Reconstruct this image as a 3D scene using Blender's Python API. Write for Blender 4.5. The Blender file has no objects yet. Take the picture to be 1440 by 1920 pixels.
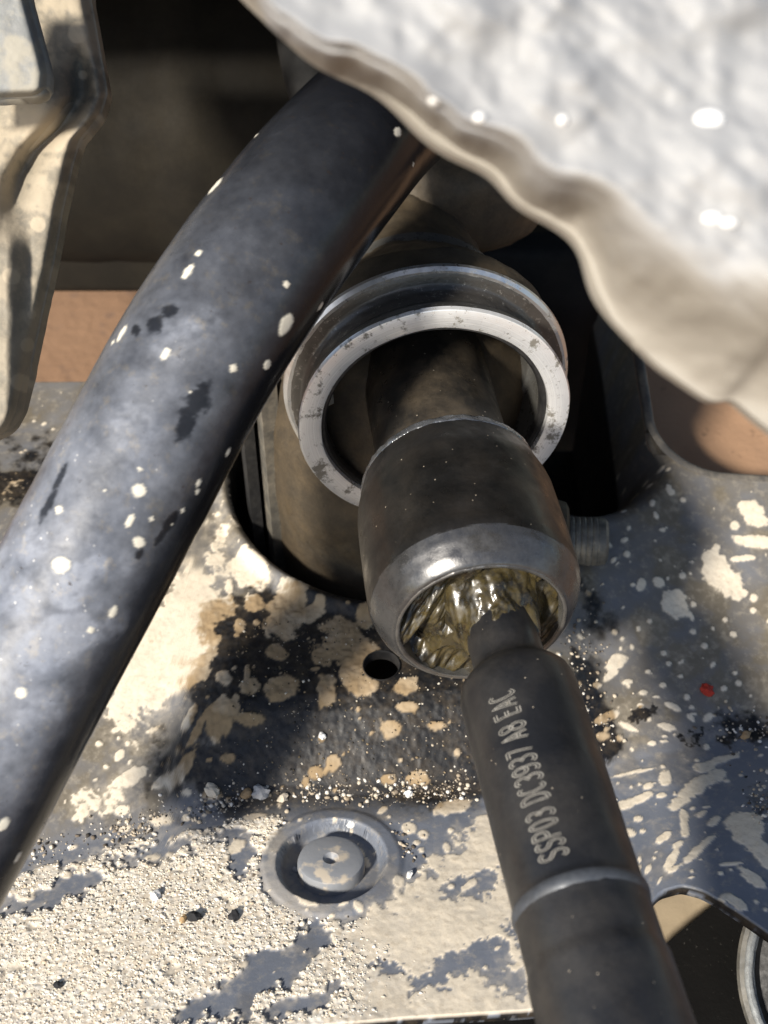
import bpy, bmesh, math, random
import numpy as np
from mathutils import Vector, Matrix

random.seed(7)
RNG = np.random.default_rng(11)
scene = bpy.context.scene
COL = scene.collection
MM = 0.001
ZOFF = 150.0            # ground lies 150 mm under the steering rack axis; all lengths below are in mm, z from that axis

# ------------------------------------------------------------------ camera
F_PX = 2400.0
CAM = np.array([0.0, 0.0, 159.0])
PITCH = math.radians(45)
FWD = np.array([0, math.cos(PITCH), -math.sin(PITCH)])
UPV = np.array([0, math.sin(PITCH), math.cos(PITCH)])
RGT = np.array([1.0, 0, 0])

cam_data = bpy.data.cameras.new("camera")
cam_data.sensor_fit = 'HORIZONTAL'
cam_data.sensor_width = 36
cam_data.lens = 36 * F_PX / 1440
cam_data.clip_start = 0.01
cam_data.clip_end = 50
cam_data.dof.use_dof = True
cam_data.dof.focus_distance = 0.226
cam_data.dof.aperture_fstop = 36
cam = bpy.data.objects.new("camera", cam_data)
COL.objects.link(cam)
cam.location = (0, 0, (CAM[2] + ZOFF) * MM)
cam.rotation_euler = (math.pi / 2 - PITCH, 0, 0)
scene.camera = cam

# ------------------------------------------------------------------ sky and sun
SUN = np.array([-0.49, -0.64, 0.60])
SUN = SUN / np.linalg.norm(SUN)
world = bpy.data.worlds.new("World")
scene.world = world
world.use_nodes = True
wn = world.node_tree
wn.nodes.clear()
sky = wn.nodes.new("ShaderNodeTexSky")
sky.sky_type = 'NISHITA'
sky.sun_disc = False
sky.sun_elevation = math.asin(SUN[2])
sky.sun_rotation = math.atan2(SUN[0], SUN[1])
bg = wn.nodes.new("ShaderNodeBackground")
bg.inputs[1].default_value = 0.11
wo = wn.nodes.new("ShaderNodeOutputWorld")
wn.links.new(sky.outputs[0], bg.inputs[0])
wn.links.new(bg.outputs[0], wo.inputs[0])
sun_data = bpy.data.lights.new("sun", 'SUN')
sun_data.energy = 5.0
sun_data.angle = math.radians(6.0)
sun_data.color = (1.0, 0.93, 0.82)
sun = bpy.data.objects.new("sun", sun_data)
COL.objects.link(sun)
sun.rotation_euler = Vector((-SUN[0], -SUN[1], -SUN[2])).to_track_quat('-Z', 'Y').to_euler()
sun.location = (-1, -1, 2)

scene.view_settings.view_transform = 'Standard'
scene.view_settings.look = 'None'
scene.view_settings.gamma = 1
scene.view_settings.exposure = 0.5
scene.view_settings.use_curve_mapping = False
scene.render.engine = 'CYCLES'
scene.cycles.max_bounces = 8


# ------------------------------------------------------------------ pixel helpers
def ray(px, py):
    return FWD + RGT * ((px - 720) / F_PX) + UPV * ((960 - py) / F_PX)


def unproj(px, py, d):
    px = np.asarray(px, float)[..., None]
    py = np.asarray(py, float)[..., None]
    d = np.asarray(d, float)[..., None]
    return CAM + d * (FWD + RGT * ((px - 720) / F_PX) + UPV * ((960 - py) / F_PX))


def project(P):
    q = P - CAM
    dep = q @ FWD
    return 720 + F_PX * (q @ RGT) / dep, 960 - F_PX * (q @ UPV) / dep, dep


# ------------------------------------------------------------------ numpy noise
def _hash(ix, iy, iz, seed):
    h = (ix * 374761393 + iy * 668265263 + iz * 2147483647 + seed * 144665) & 0xFFFFFFFF
    h = ((h ^ (h >> 13)) * 1274126177) & 0xFFFFFFFF
    h = h ^ (h >> 16)
    return (h & 0xFFFFFF) / float(0xFFFFFF)


def vnoise(x, y, z=None, seed=0):
    x = np.asarray(x, float)
    y = np.asarray(y, float)
    z = np.zeros_like(x) if z is None else np.asarray(z, float)
    ix, iy, iz = np.floor(x).astype(np.int64), np.floor(y).astype(np.int64), np.floor(z).astype(np.int64)
    fx, fy, fz = x - ix, y - iy, z - iz
    fx, fy, fz = [f * f * f * (f * (f * 6 - 15) + 10) for f in (fx, fy, fz)]
    r = 0
    for a in (0, 1):
        for b in (0, 1):
            for c in (0, 1):
                w = (fx if a else 1 - fx) * (fy if b else 1 - fy) * (fz if c else 1 - fz)
                r = r + w * _hash(ix + a, iy + b, iz + c, seed)
    return r * 2 - 1


def fbm(x, y, z=None, seed=0, octv=4, gain=0.5):
    s, a, tot = 0, 1.0, 0
    f = 1.0
    for o in range(octv):
        s = s + a * vnoise(np.asarray(x) * f, np.asarray(y) * f, None if z is None else np.asarray(z) * f, seed + o * 17)
        tot += a
        a *= gain
        f *= 2.03
    return s / tot * 1.6


def worley(x, y, seed=0):
    ix, iy = np.floor(x).astype(np.int64), np.floor(y).astype(np.int64)
    d1 = np.full(np.shape(x), 9.0)
    val = np.zeros(np.shape(x))
    for a in (-1, 0, 1):
        for b in (-1, 0, 1):
            cx = ix + a + _hash(ix + a, iy + b, ix * 0, seed)
            cy = iy + b + _hash(ix + a, iy + b, ix * 0 + 5, seed)
            d = (x - cx) ** 2 + (y - cy) ** 2
            v = _hash(ix + a, iy + b, ix * 0 + 9, seed)
            m = d < d1
            d1 = np.where(m, d, d1)
            val = np.where(m, v, val)
    return np.sqrt(d1), val


def sstep(a, b, x):
    t = np.clip((x - a) / (b - a), 0, 1)
    return t * t * (3 - 2 * t)


# ------------------------------------------------------------------ object helpers
def mm2w(v):
    v = np.array(v, float).reshape(-1, 3).copy()
    v[:, 2] += ZOFF
    return v * MM


def link_obj(o, parent=None):
    COL.objects.link(o)
    if parent is not None:
        o.parent = parent
        o.matrix_parent_inverse = Matrix.Translation(-parent.location)
    return o


def tag(o, label=None, cat=None, group=None, kind=None):
    if label: o['label'] = label
    if cat: o['category'] = cat
    if group: o['group'] = group
    if kind: o['kind'] = kind
    return o


def empty(name, loc_mm, label, cat, group=None):
    o = bpy.data.objects.new(name, None)
    o.empty_display_size = 0.01
    p = mm2w([loc_mm])[0]
    COL.objects.link(o)
    o.location = p
    return tag(o, label, cat, group)


def mesh_obj(name, verts, faces, mat, parent=None, smooth=True, attr=None, sharp=None):
    me = bpy.data.meshes.new(name)
    verts = mm2w(verts)
    if isinstance(faces, np.ndarray):
        n, k = faces.shape
        me.vertices.add(len(verts))
        me.vertices.foreach_set('co', verts.astype(np.float32).ravel())
        me.loops.add(n * k)
        me.loops.foreach_set('vertex_index', faces.astype(np.int32).ravel())
        me.polygons.add(n)
        me.polygons.foreach_set('loop_start', np.arange(0, n * k, k, dtype=np.int32))
        me.update(calc_edges=True)
    else:
        me.from_pydata([tuple(v) for v in verts], [], faces)
        me.update()
    if smooth:
        me.polygons.foreach_set('use_smooth', np.ones(len(me.polygons), dtype=bool))
        if sharp:
            me.set_sharp_from_angle(angle=math.radians(sharp))
    if attr is not None:
        for an, arr in attr.items():
            ca = me.color_attributes.new(an, 'FLOAT_COLOR', 'POINT')
            arr4 = np.ones((len(verts), 4), dtype=np.float32)
            arr4[:, :arr.shape[1]] = arr
            ca.data.foreach_set('color', arr4.ravel())
    me.materials.append(mat)
    o = bpy.data.objects.new(name, me)
    return link_obj(o, parent)


def grid_faces(nu, nv, wrap_v=False):
    i = np.arange(nu - 1)[:, None]
    j = np.arange(nv if wrap_v else nv - 1)[None, :]
    j2 = (j + 1) % nv
    a = i * nv + j
    b = (i + 1) * nv + j
    c = (i + 1) * nv + j2
    d = i * nv + j2
    return np.stack([a, b, c, d], -1).reshape(-1, 4)


def frame_of(axis):
    a = np.array(axis, float)
    a /= np.linalg.norm(a)
    ref = np.array([0, 0, 1.0]) if abs(a[2]) < 0.9 else np.array([1.0, 0, 0])
    u = ref - a * (ref @ a)
    u /= np.linalg.norm(u)
    w = np.cross(a, u)
    return a, u, w


def lathe(name, prof, org, axis, mat, parent=None, n=96, sharp=28, disp=None, caps=(False, False)):
    """prof: list of (s, r) along axis"""
    a, u, w = frame_of(axis)
    org = np.array(org, float)
    th = np.linspace(0, 2 * math.pi, n, endpoint=False)
    rows = []
    for s, r in prof:
        rr = r if disp is None else r + disp(s, th)
        rows.append(org + a * s + np.outer(np.cos(th) * rr, u) + np.outer(np.sin(th) * rr, w))
    V = np.concatenate(rows)
    f = grid_faces(len(prof), n, True)[:, ::-1]
    faces = [tuple(q) for q in f.tolist()]
    if caps[0]: faces.append(tuple(range(n)))
    if caps[1]: faces.append(tuple(range((len(prof) - 1) * n, len(prof) * n))[::-1])
    o = mesh_obj(name, V, faces, mat, parent, True, None, sharp)
    fix_normals(o)
    return o


def fix_normals(o):
    bm = bmesh.new()
    bm.from_mesh(o.data)
    bmesh.ops.recalc_face_normals(bm, faces=bm.faces)
    bm.to_mesh(o.data)
    bm.free()


def dense(prof, step):
    out = [prof[0]]
    for (s0, r0), (s1, r1) in zip(prof[:-1], prof[1:]):
        k = max(1, int(math.hypot(s1 - s0, r1 - r0) / step))
        for i in range(1, k + 1):
            t = i / k
            out.append((s0 + (s1 - s0) * t, r0 + (r1 - r0) * t))
    return out


# ------------------------------------------------------------------ material helpers
def box_obj(name, lo, hi, mat, parent=None, bev=2.0):
    bm = bmesh.new()
    bmesh.ops.create_cube(bm, size=1)
    lo, hi = np.array(lo, float), np.array(hi, float)
    for v in bm.verts:
        v.co = Vector(tuple((lo + hi) / 2 + np.array(v.co) * (hi - lo)))
    bmesh.ops.bevel(bm, geom=list(bm.edges), offset=bev, segments=3, affect='EDGES', profile=0.5)
    V = np.array([v.co for v in bm.verts])
    fa = [tuple(v.index for v in f.verts) for f in bm.faces]
    bm.free()
    return mesh_obj(name, V, fa, mat, parent, True, None, 40)


class NT:
    def __init__(self, name):
        self.m = bpy.data.materials.new(name)
        self.m.use_nodes = True
        self.t = self.m.node_tree
        self.t.nodes.clear()
        self.out = self.t.nodes.new('ShaderNodeOutputMaterial')
        self.b = self.t.nodes.new('ShaderNodeBsdfPrincipled')
        self.t.links.new(self.b.outputs[0], self.out.inputs[0])
        self.co = self.t.nodes.new('ShaderNodeTexCoord')

    def link(self, a, b): self.t.links.new(a, b)

    def mapping(self, scale):
        mp = self.t.nodes.new('ShaderNodeMapping')
        mp.inputs['Scale'].default_value = scale
        self.link(self.co.outputs['Object'], mp.inputs[0])
        return mp.outputs[0]

    def noise(self, per_mm, detail=4, rough=0.55, vec=None, dist=0.0):
        n = self.t.nodes.new('ShaderNodeTexNoise')
        n.inputs['Scale'].default_value = per_mm * 1000 if vec is None else per_mm
        n.inputs['Detail'].default_value = detail
        n.inputs['Roughness'].default_value = rough
        n.inputs['Distortion'].default_value = dist
        self.link(vec or self.co.outputs['Object'], n.inputs['Vector'])
        return n.outputs[0]

    def voronoi(self, per_mm, feature='F1', out=0, rnd=1.0):
        n = self.t.nodes.new('ShaderNodeTexVoronoi')
        n.feature = feature
        n.inputs['Scale'].default_value = per_mm * 1000
        n.inputs['Randomness'].default_value = rnd
        self.link(self.co.outputs['Object'], n.inputs['Vector'])
        return n.outputs[out]

    def ramp(self, fac, stops):
        r = self.t.nodes.new('ShaderNodeValToRGB')
        el = r.color_ramp.elements
        while len(el) < len(stops): el.new(0.5)
        for e, (p, c) in zip(el, stops):
            e.position = p
            e.color = (c, c, c, 1) if not hasattr(c, '__len__') else (*c, 1)
        self.link(fac, r.inputs[0])
        return r.outputs[0]

    def mix(self, fac, a, b, mode='MIX'):
        m = self.t.nodes.new('ShaderNodeMix')
        m.data_type = 'RGBA'
        m.blend_type = mode
        for val, idx in ((fac, 0), (a, 6), (b, 7)):
            if isinstance(val, (int, float)):
                m.inputs[idx].default_value = val if idx == 0 else (val, val, val, 1)
            elif isinstance(val, tuple):
                m.inputs[idx].default_value = (*val, 1)
            else:
                self.link(val, m.inputs[idx])
        return m.outputs[2]

    def math(self, op, a, b=None):
        m = self.t.nodes.new('ShaderNodeMath')
        m.operation = op
        for v, i in ((a, 0), (b, 1)):
            if v is None: continue
            if isinstance(v, (int, float)): m.inputs[i].default_value = v
            else: self.link(v, m.inputs[i])
        return m.outputs[0]

    def attr(self, name):
        a = self.t.nodes.new('ShaderNodeAttribute')
        a.attribute_name = name
        s = self.t.nodes.new('ShaderNodeSeparateColor')
        self.link(a.outputs['Color'], s.inputs[0])
        return s.outputs[0], s.outputs[1], s.outputs[2]

    def set(self, **kw):
        for k, v in kw.items():
            k = {'base': 'Base Color', 'rough': 'Roughness', 'metal': 'Metallic', 'spec': 'Specular IOR Level',
                 'coat': 'Coat Weight', 'coatr': 'Coat Roughness', 'trans': 'Transmission Weight', 'sheen': 'Sheen Weight',
                 'sss': 'Subsurface Weight', 'ior': 'IOR', 'aniso': 'Anisotropic'}[k]
            i = self.b.inputs[k]
            if isinstance(v, (int, float)): i.default_value = v
            elif isinstance(v, tuple): i.default_value = (*v, 1)
            else: self.link(v, i)
        return self

    def bump(self, h, dist_mm, strength=1.0):
        b = self.t.nodes.new('ShaderNodeBump')
        b.inputs['Strength'].default_value = strength
        b.inputs['Distance'].default_value = dist_mm * MM
        self.link(h, b.inputs['Height'])
        self.link(b.outputs[0], self.b.inputs['Normal'])
        return self


def speckled(name, base, base2, rough, dust, dust_amt, scale=0.15, metal=0.0, spec=0.5, fine=1.2, bump=0.05, speck=0.0, speckcol=(0.5, 0.43, 0.33)):
    """a worn surface: two base tones, cloudy dust film, fine grain and tiny specks"""
    n = NT(name)
    c = n.mix(n.noise(scale * 2, 5), base, base2)
    d = n.ramp(n.noise(scale, 6, 0.65), [(0.42, 0.0), (0.72, dust_amt)])
    c = n.mix(d, c, dust)
    fg = n.noise(fine, 3, 0.7)
    if speck > 0:
        sp = n.ramp(n.voronoi(0.45), [(0.0, 1.0), (speck, 1.0), (speck + 0.03, 0.0)])
        c = n.mix(sp, c, speckcol)
    c = n.mix(n.ramp(fg, [(0.3, 0.75), (0.7, 1.0)]), (0, 0, 0), c)
    n.set(base=c, rough=n.ramp(n.noise(scale * 3, 4), [(0.3, max(0.05, rough - 0.12)), (0.7, min(1, rough + 0.15))]), metal=metal, spec=spec)
    n.bump(fg, bump, 0.6)
    return n.m


# ================================================================== THE SETTING
def make_ground():
    n = NT("earth_floor")
    c = n.mix(n.noise(0.02, 6), (0.28, 0.165, 0.095), (0.21, 0.12, 0.068))
    c = n.mix(n.ramp(n.noise(0.12, 4), [(0.60, 0.0), (0.68, 0.7)]), c, (0.16, 0.10, 0.07))
    n.set(base=c, rough=0.95)
    n.bump(n.noise(0.2, 5), 1.5, 0.6)
    g = 40
    xs = np.linspace(-3000, 3000, g)
    X, Y = np.meshgrid(xs, xs, indexing='ij')
    V = np.stack([X, Y, np.full_like(X, -ZOFF)], -1)
    o = mesh_obj("ground", V, grid_faces(g, g), n.m)
    tag(o, "brown earth ground under the car", None, None, 'structure')


make_ground()

# ================================================================== SUBFRAME (height field in plan, mm)
CREASE = np.array([(-120, 116), (-64, 124), (-43, 131), (-23, 136.5), (0, 137), (17, 138), (43, 143), (78, 153), (120, 166)], float)
BOSS = (2.0, 213.0, 37.0)


def base_h(x, y):
    x = np.asarray(x, float)
    y = np.asarray(y, float)
    yc = np.interp(x, CREASE[:, 0], CREASE[:, 1])
    dy = y - yc
    fr = -dy * 0.28
    mid = np.interp(dy, [0, 2, 14, 17, 21, 30, 120], [0, 0.8, 9.0, 10.3, 10.9, 11.3, 13])
    lef = np.interp(dy, [0, 4, 20, 45, 70, 110], [0, 0.7, 5.0, 12.0, 15.0, 16.0])
    rig = np.interp(dy, [0, 5, 20, 50, 80, 120], [0, 0.7, 4.0, 12.0, 20, 26])
    wl = sstep(-28, -46, x)
    wr = sstep(28, 50, x)
    back = mid * (1 - wl - wr) + lef * wl + rig * wr
    z = -56 + np.where(dy < 0, np.sqrt(fr ** 2 + 0.5) - 0.7, back)
    # arch of the flange on the right
    z = z + 3.5 * np.exp(-((x - 74) / 15) ** 2 - ((y - 124) / 16) ** 2)
    return z


def hit(px, py):
    """where the ray of a photo pixel meets the subframe surface"""
    d = ray(px, py)
    t = np.arange(150, 420, 0.4)
    P = CAM + t[:, None] * d
    f = P[:, 2] - base_h(P[:, 0], P[:, 1])
    i = int(np.argmax(f < 0))
    if i == 0: i = len(t) - 1
    a = f[i - 1] / (f[i - 1] - f[i] + 1e-9)
    tt = t[i - 1] + 0.4 * a
    return CAM + tt * d, tt


PLUG, _ = hit(622, 1615)
HOLE, _ = hit(715, 1248)


def curve_from_px(pts):
    P = np.array([hit(*p)[0][:2] for p in pts])
    return P


front_pts = curve_from_px([(-60, 1990), (300, 1960), (620, 1922), (760, 1908), (900, 1900), (1010, 1893)])
arch_pts = curve_from_px([(1205, 1705), (1240, 1668), (1280, 1657), (1320, 1668), (1380, 1705), (1440, 1745), (1520, 1800)])
fx = np.concatenate([[-110], front_pts[:, 0], arch_pts[:, 0], [120]])
fy = np.concatenate([[front_pts[0, 1] - 2], front_pts[:, 1], arch_pts[:, 1], [arch_pts[-1, 1] - 8]])
order = np.argsort(fx)
fx, fy = fx[order], fy[order]
kx = np.arange(-112, 122, 0.5)
ky = np.interp(kx, fx, fy)
ker = np.exp(-np.linspace(-2, 2, 7) ** 2)
ky = np.convolve(np.pad(ky, 3, 'edge'), ker / ker.sum(), 'valid')


def y_front(x): return np.interp(x, kx, ky)


OPEN = hit(1290, 880)[0]
OPENR = hit(1440, 902)[0]


def y_back(x):
    x = np.asarray(x, float)
    left = 243 - 0.05 * (x + 60)
    return left + (285 - left) * sstep(-44, -38, x)


OX, OY, ORAD = OPEN[0] - 7.0, OPENR[1] + 1.0, 15.0


def open_sd(x, y):
    """signed distance to the rounded opening on the right, negative inside it"""
    qx, qy = (OX + ORAD) - x, (OY + ORAD) - y
    return np.where((qx > 0) & (qy > 0), np.hypot(qx, qy) - ORAD, np.maximum(qx, qy) - ORAD)


def boss_sd(x, y):
    """signed distance to the cradle opening around the boss and the void beside it"""
    d1 = np.hypot(x - BOSS[0], y - BOSS[1]) - BOSS[2]
    qx = np.abs(x - 29) - 14
    qy = 224 - y
    d2 = np.where((qx > 0) & (qy > 0), np.hypot(qx, qy) - 14, np.maximum(qx, qy) - 14)
    return np.minimum(d1, d2)


# ---- mud, sand, black paint with cast shade painted in
def px_blob(px, py, rx, ry, ang=0):
    """an ellipse in photo pixels turned into a centre and a 2x2 matrix on the surface in plan"""
    c, t = hit(px, py)
    ca, sa = math.cos(math.radians(ang)), math.sin(math.radians(ang))
    e1 = hit(px + rx * ca, py + rx * sa)[0][:2] - c[:2]
    e2 = hit(px - ry * sa, py + ry * ca)[0][:2] - c[:2]
    A = np.linalg.inv(np.stack([e1, e2], 1))
    return c[:2], A


SPLATS = [  # px, py, rx, ry, angle (photo pixels)
    (478, 1131, 17, 18, 0), (550, 1118, 32, 24, 10), (535, 1165, 38, 33, 0), (580, 1150, 30, 16, -30), (600, 1135, 10, 12, 0), (540, 1140, 40, 30, 0),
    (449, 1172, 10, 13, 0), (420, 1272, 14, 16, 20), (481, 1166, 6, 6, 0), (444, 1190, 5, 4, 0), (432, 1125, 6, 14, -10), (430, 1098, 7, 16, 0), (471, 1070, 30, 40, -50),
    (409, 1345, 30, 38, 20), (430, 1330, 18, 22, -20), (470, 1348, 26, 14, 10), (526, 1290, 36, 24, -15), (470, 1285, 20, 16, 0), (463, 1262, 6, 16, 0),
    (640, 1180, 40, 22, 15), (655, 1215, 60, 26, 10), (605, 1228, 18, 18, 0), (665, 1255, 26, 40, 0), (612, 1290, 18, 34, 0), (680, 1285, 30, 20, 0), (520, 1222, 22, 14, 25), (690, 1155, 20, 26, 30),
    (762, 1285, 26, 16, -15), (765, 1328, 18, 12, 0), (733, 1368, 20, 17, 0), (623, 1433, 15, 16, 0), (784, 1462, 20, 14, 0), (728, 1465, 14, 10, 0), (604, 1385, 7, 8, 0), (427, 1422, 14, 9, 0), (393, 1426, 6, 5, 0), (592, 1452, 14, 12, 0), (820, 1362, 20, 8, 0),
    (398, 1489, 18, 12, 0), (350, 1487, 10, 7, 0),
    (370, 1370, 9, 45, 28), (345, 1440, 12, 50, 33), (310, 1465, 26, 10, -30), (355, 1350, 8, 30, 25), (225, 1418, 8, 12, 40), (182, 1321, 12, 5, -20), (218, 1370, 10, 5, -20), (186, 1396, 7, 5, 0), (240, 1396, 5, 5, 0), (200, 1440, 5, 5, 0), (245, 1458, 32, 16, -30),
    (315, 1655, 8, 5, -10), (48, 1680, 16, 12, 0), (125, 1640, 11, 8, 0), (285, 1608, 14, 5, -5), (318, 1603, 8, 5, 0), (350, 1535, 8, 6, 0), (305, 1540, 24, 10, 0), (230, 1520, 14, 10, -10), (440, 1588, 22, 10, -30), (480, 1533, 22, 8, -10),
    (767, 1556, 14, 11, 0), (794, 1567, 10, 9, 0), (790, 1595, 6, 5, 0), (850, 1515, 36, 14, -15), (717, 1522, 10, 5, -35), (730, 1534, 4, 3, 0),
    (880, 1660, 20, 8, -35), (846, 1663, 8, 5, 0),
    # right hand side
    (1345, 1070, 26, 42, -15), (1372, 1095, 24, 28, 0), (1335, 1040, 20, 14, -40), (1395, 1045, 26, 6, -5), (1340, 1030, 16, 8, -60), (1264, 1128, 22, 26, -10), (1278, 1142, 16, 20, 0), (1202, 1095, 9, 12, 20), (1235, 1092, 12, 10, 30),
    (1300, 1133, 6, 6, 0), (1280, 1078, 7, 6, 0), (1414, 1121, 7, 8, 0), (1395, 1110, 7, 8, 0), (1413, 1015, 40, 12, 10), (1410, 955, 26, 16, 20), (1378, 985, 8, 9, 0), (1420, 975, 24, 12, 0), (1218, 1165, 5, 5, 0), (1198, 1178, 5, 5, 0), (1256, 918, 6, 12, -20), (1281, 936, 6, 5, 0), (1222, 888, 6, 5, 0), (1170, 952, 6, 4, 0), (1230, 965, 4, 8, -20), (1242, 992, 6, 4, 0),
    (1375, 1190, 7, 5, 20), (1360, 1162, 5, 5, 0), (1412, 1145, 6, 6, 0), (1296, 1155, 4, 10, -20),
    (1158, 1240, 22, 12, -35), (1145, 1265, 18, 7, -40), (1120, 1284, 9, 6, 0), (1176, 1278, 10, 5, -10), (1215, 1258, 5, 4, 0), (1245, 1224, 6, 5, 0), (1254, 1243, 4, 4, 0), (1276, 1267, 5, 4, 0), (1243, 1284, 6, 5, 0), (1206, 1298, 8, 5, 0), (1231, 1306, 8, 3, 0), (1336, 1247, 4, 7, 30), (1378, 1262, 5, 4, 0), (1357, 1291, 6, 5, 0),
    (1288, 1306, 6, 6, 0), (1297, 1326, 5, 4, 0), (1262, 1325, 18, 6, 25), (1250, 1363, 18, 7, 15), (1246, 1382, 6, 3, 0), (1245, 1391, 8, 3, 0), (1295, 1345, 10, 5, 40), (1299, 1338, 7, 3, 0), (1140, 1345, 24, 8, -25), (1180, 1365, 20, 5, 25), (1130, 1382, 14, 8, 0), (1110, 1393, 6, 4, 0), (1222, 1395, 8, 5, 0), (1325, 1400, 6, 6, 0),
    (1350, 1425, 36, 8, -18), (1320, 1440, 22, 12, -10), (1300, 1480, 60, 14, -38), (1340, 1455, 22, 14, -20), (1246, 1460, 11, 16, 0), (1215, 1475, 10, 6, -20), (1190, 1450, 44, 3, -12), (1240, 1492, 10, 5, -10), (1195, 1500, 30, 8, -20), (1170, 1510, 24, 8, -10),
    (1283, 1540, 8, 28, -5), (1285, 1560, 8, 10, 0), (1316, 1525, 10, 5, -30), (1340, 1538, 14, 8, -35), (1244, 1570, 18, 7, -35), (1196, 1535, 9, 6, 0), (1205, 1558, 6, 4, 0), (1180, 1560, 12, 8, 0),
    (1308, 1595, 38, 8, -42), (1330, 1575, 10, 5, -35), (1258, 1615, 30, 8, -62), (1271, 1583, 11, 6, -35), (1262, 1630, 14, 5, -35), (1216, 1629, 10, 6, -60), (1200, 1610, 4, 6, 0), (1195, 1640, 6, 18, 10), (1237, 1650, 10, 3, -60),
    (1402, 1555, 30, 34, 20), (1430, 1600, 14, 34, -28), (1385, 1540, 26, 18, 0), (1372, 1620, 20, 4, -5), (1410, 1645, 34, 11, 35), (1382, 1692, 22, 9, 40), (1418, 1690, 6, 4, 20), (1436, 1705, 6, 4, 0), (1296, 1645, 6, 3, -10), (1345, 1593, 3, 3, 0),
    # around the plug
    (625, 1569, 11, 6, 10), (671, 1584, 14, 11, 25), (608, 1584, 12, 8, 25), (687, 1602, 7, 10, -15), (748, 1655, 12, 12, 20), (672, 1703, 12, 7, 40), (645, 1698, 10, 4, -20), (575, 1690, 22, 10, 20),
]
BARE = [  # grey or blue paint left clear of mud
    (648, 1640, 124, 88, 8, 1.2), (90, 1680, 110, 26, -18, 1.1), (460, 1610, 40, 30, -40, 0.9), (440, 1625, 14, 30, 10, 0.9), (280, 1605, 90, 22, -8, 0.8), (180, 1560, 110, 22, -8, 1.0), (470, 1560, 90, 18, -8, 0.8),
    (598, 1755, 42, 22, 8, 1.2), (890, 1660, 60, 26, -15, 1.1), (720, 1812, 34, 10, 10, 1.0), (770, 1838, 26, 8, 0, 1.0), (800, 1855, 60, 8, -22, 1.0), (740, 1530, 170, 36, -6, 1.2), (820, 1570, 60, 50, 0, 0.8), (770, 1590, 40, 50, 0, 0.9),
    (500, 1822, 110, 36, -28, 1.25), (560, 1880, 80, 26, -20, 0.95), (430, 1880, 90, 20, -25, 0.9), (860, 1810, 90, 20, -20, 1.0), (940, 1800, 60, 40, 0, 0.8), (970, 1860, 40, 30, 0, 0.6), (420, 1900, 120, 20, 0, 0.6),
    (600, 1512, 320, 14, -4, 0.6), (370, 1520, 120, 18, -8, 0.7), (700, 1620, 20, 60, 10, 0.6),
]
MUDDY = [
    (300, 1250, 90, 180, 20, 0.85), (370, 1130, 60, 120, 12, 1.15), (420, 1000, 22, 110, 0, 0.8), (260, 1300, 60, 70, 10, 0.9), (200, 1500, 70, 46, -20, 0.8), (330, 1180, 46, 90, 16, 0.7),
    (600, 1255, 160, 70, 0, 0.28), (620, 1400, 220, 70, 0, 0.16), (700, 1230, 60, 70, 0, 0.45),
    (1400, 990, 60, 70, 0, 0.25), (1330, 1430, 80, 40, -20, 0.2), (1170, 1350, 60, 40, 0, 0.3), (1190, 1470, 60, 40, 0, 0.3), (1400, 1540, 60, 60, 0, 0.2), (40, 930, 60, 80, 0, 0.4),
]
BLACK_SHADE = [(640, 1400, 290, 150, 0, 1.4), (640, 1200, 250, 130, 0, 1.2), (850, 1330, 130, 190, 0, 1.2), (560, 1240, 180, 140, 0, 1.0), (1100, 1330, 46, 100, -15, 0.9), (1115, 1400, 40, 40, 0, 0.9), (1120, 1180, 50, 120, 0, 0.7),  # black paint plus painted-in shade of the bar, socket and bracket
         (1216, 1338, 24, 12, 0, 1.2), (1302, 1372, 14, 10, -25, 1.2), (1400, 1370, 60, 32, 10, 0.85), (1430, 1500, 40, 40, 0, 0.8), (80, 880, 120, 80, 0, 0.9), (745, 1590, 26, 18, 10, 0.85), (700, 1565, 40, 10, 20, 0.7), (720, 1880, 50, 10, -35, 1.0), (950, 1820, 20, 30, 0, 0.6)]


m_seal = speckled("black_rubber", (0.010, 0.010, 0.011), (0.018, 0.018, 0.018), 0.55, (0.06, 0.055, 0.05), 0.4, 0.3, 0.0, 0.4)
SURF = {}


def surf(x, y, key='Z'):
    i = int(np.clip(round((x - SURF['xs'][0]) / (SURF['xs'][1] - SURF['xs'][0])), 0, len(SURF['xs']) - 1))
    A = SURF[key]
    j = int(np.clip(round((y - SURF['yf'][i]) / (SURF['yb'][i] - SURF['yf'][i]) * (A.shape[1] - 1)), 0, A.shape[1] - 1))
    return float(A[i, j])


m_lip = speckled("dark_cut_edge", (0.06, 0.058, 0.055), (0.11, 0.10, 0.09), 0.55, (0.30, 0.26, 0.2), 0.5, 0.15)


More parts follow.
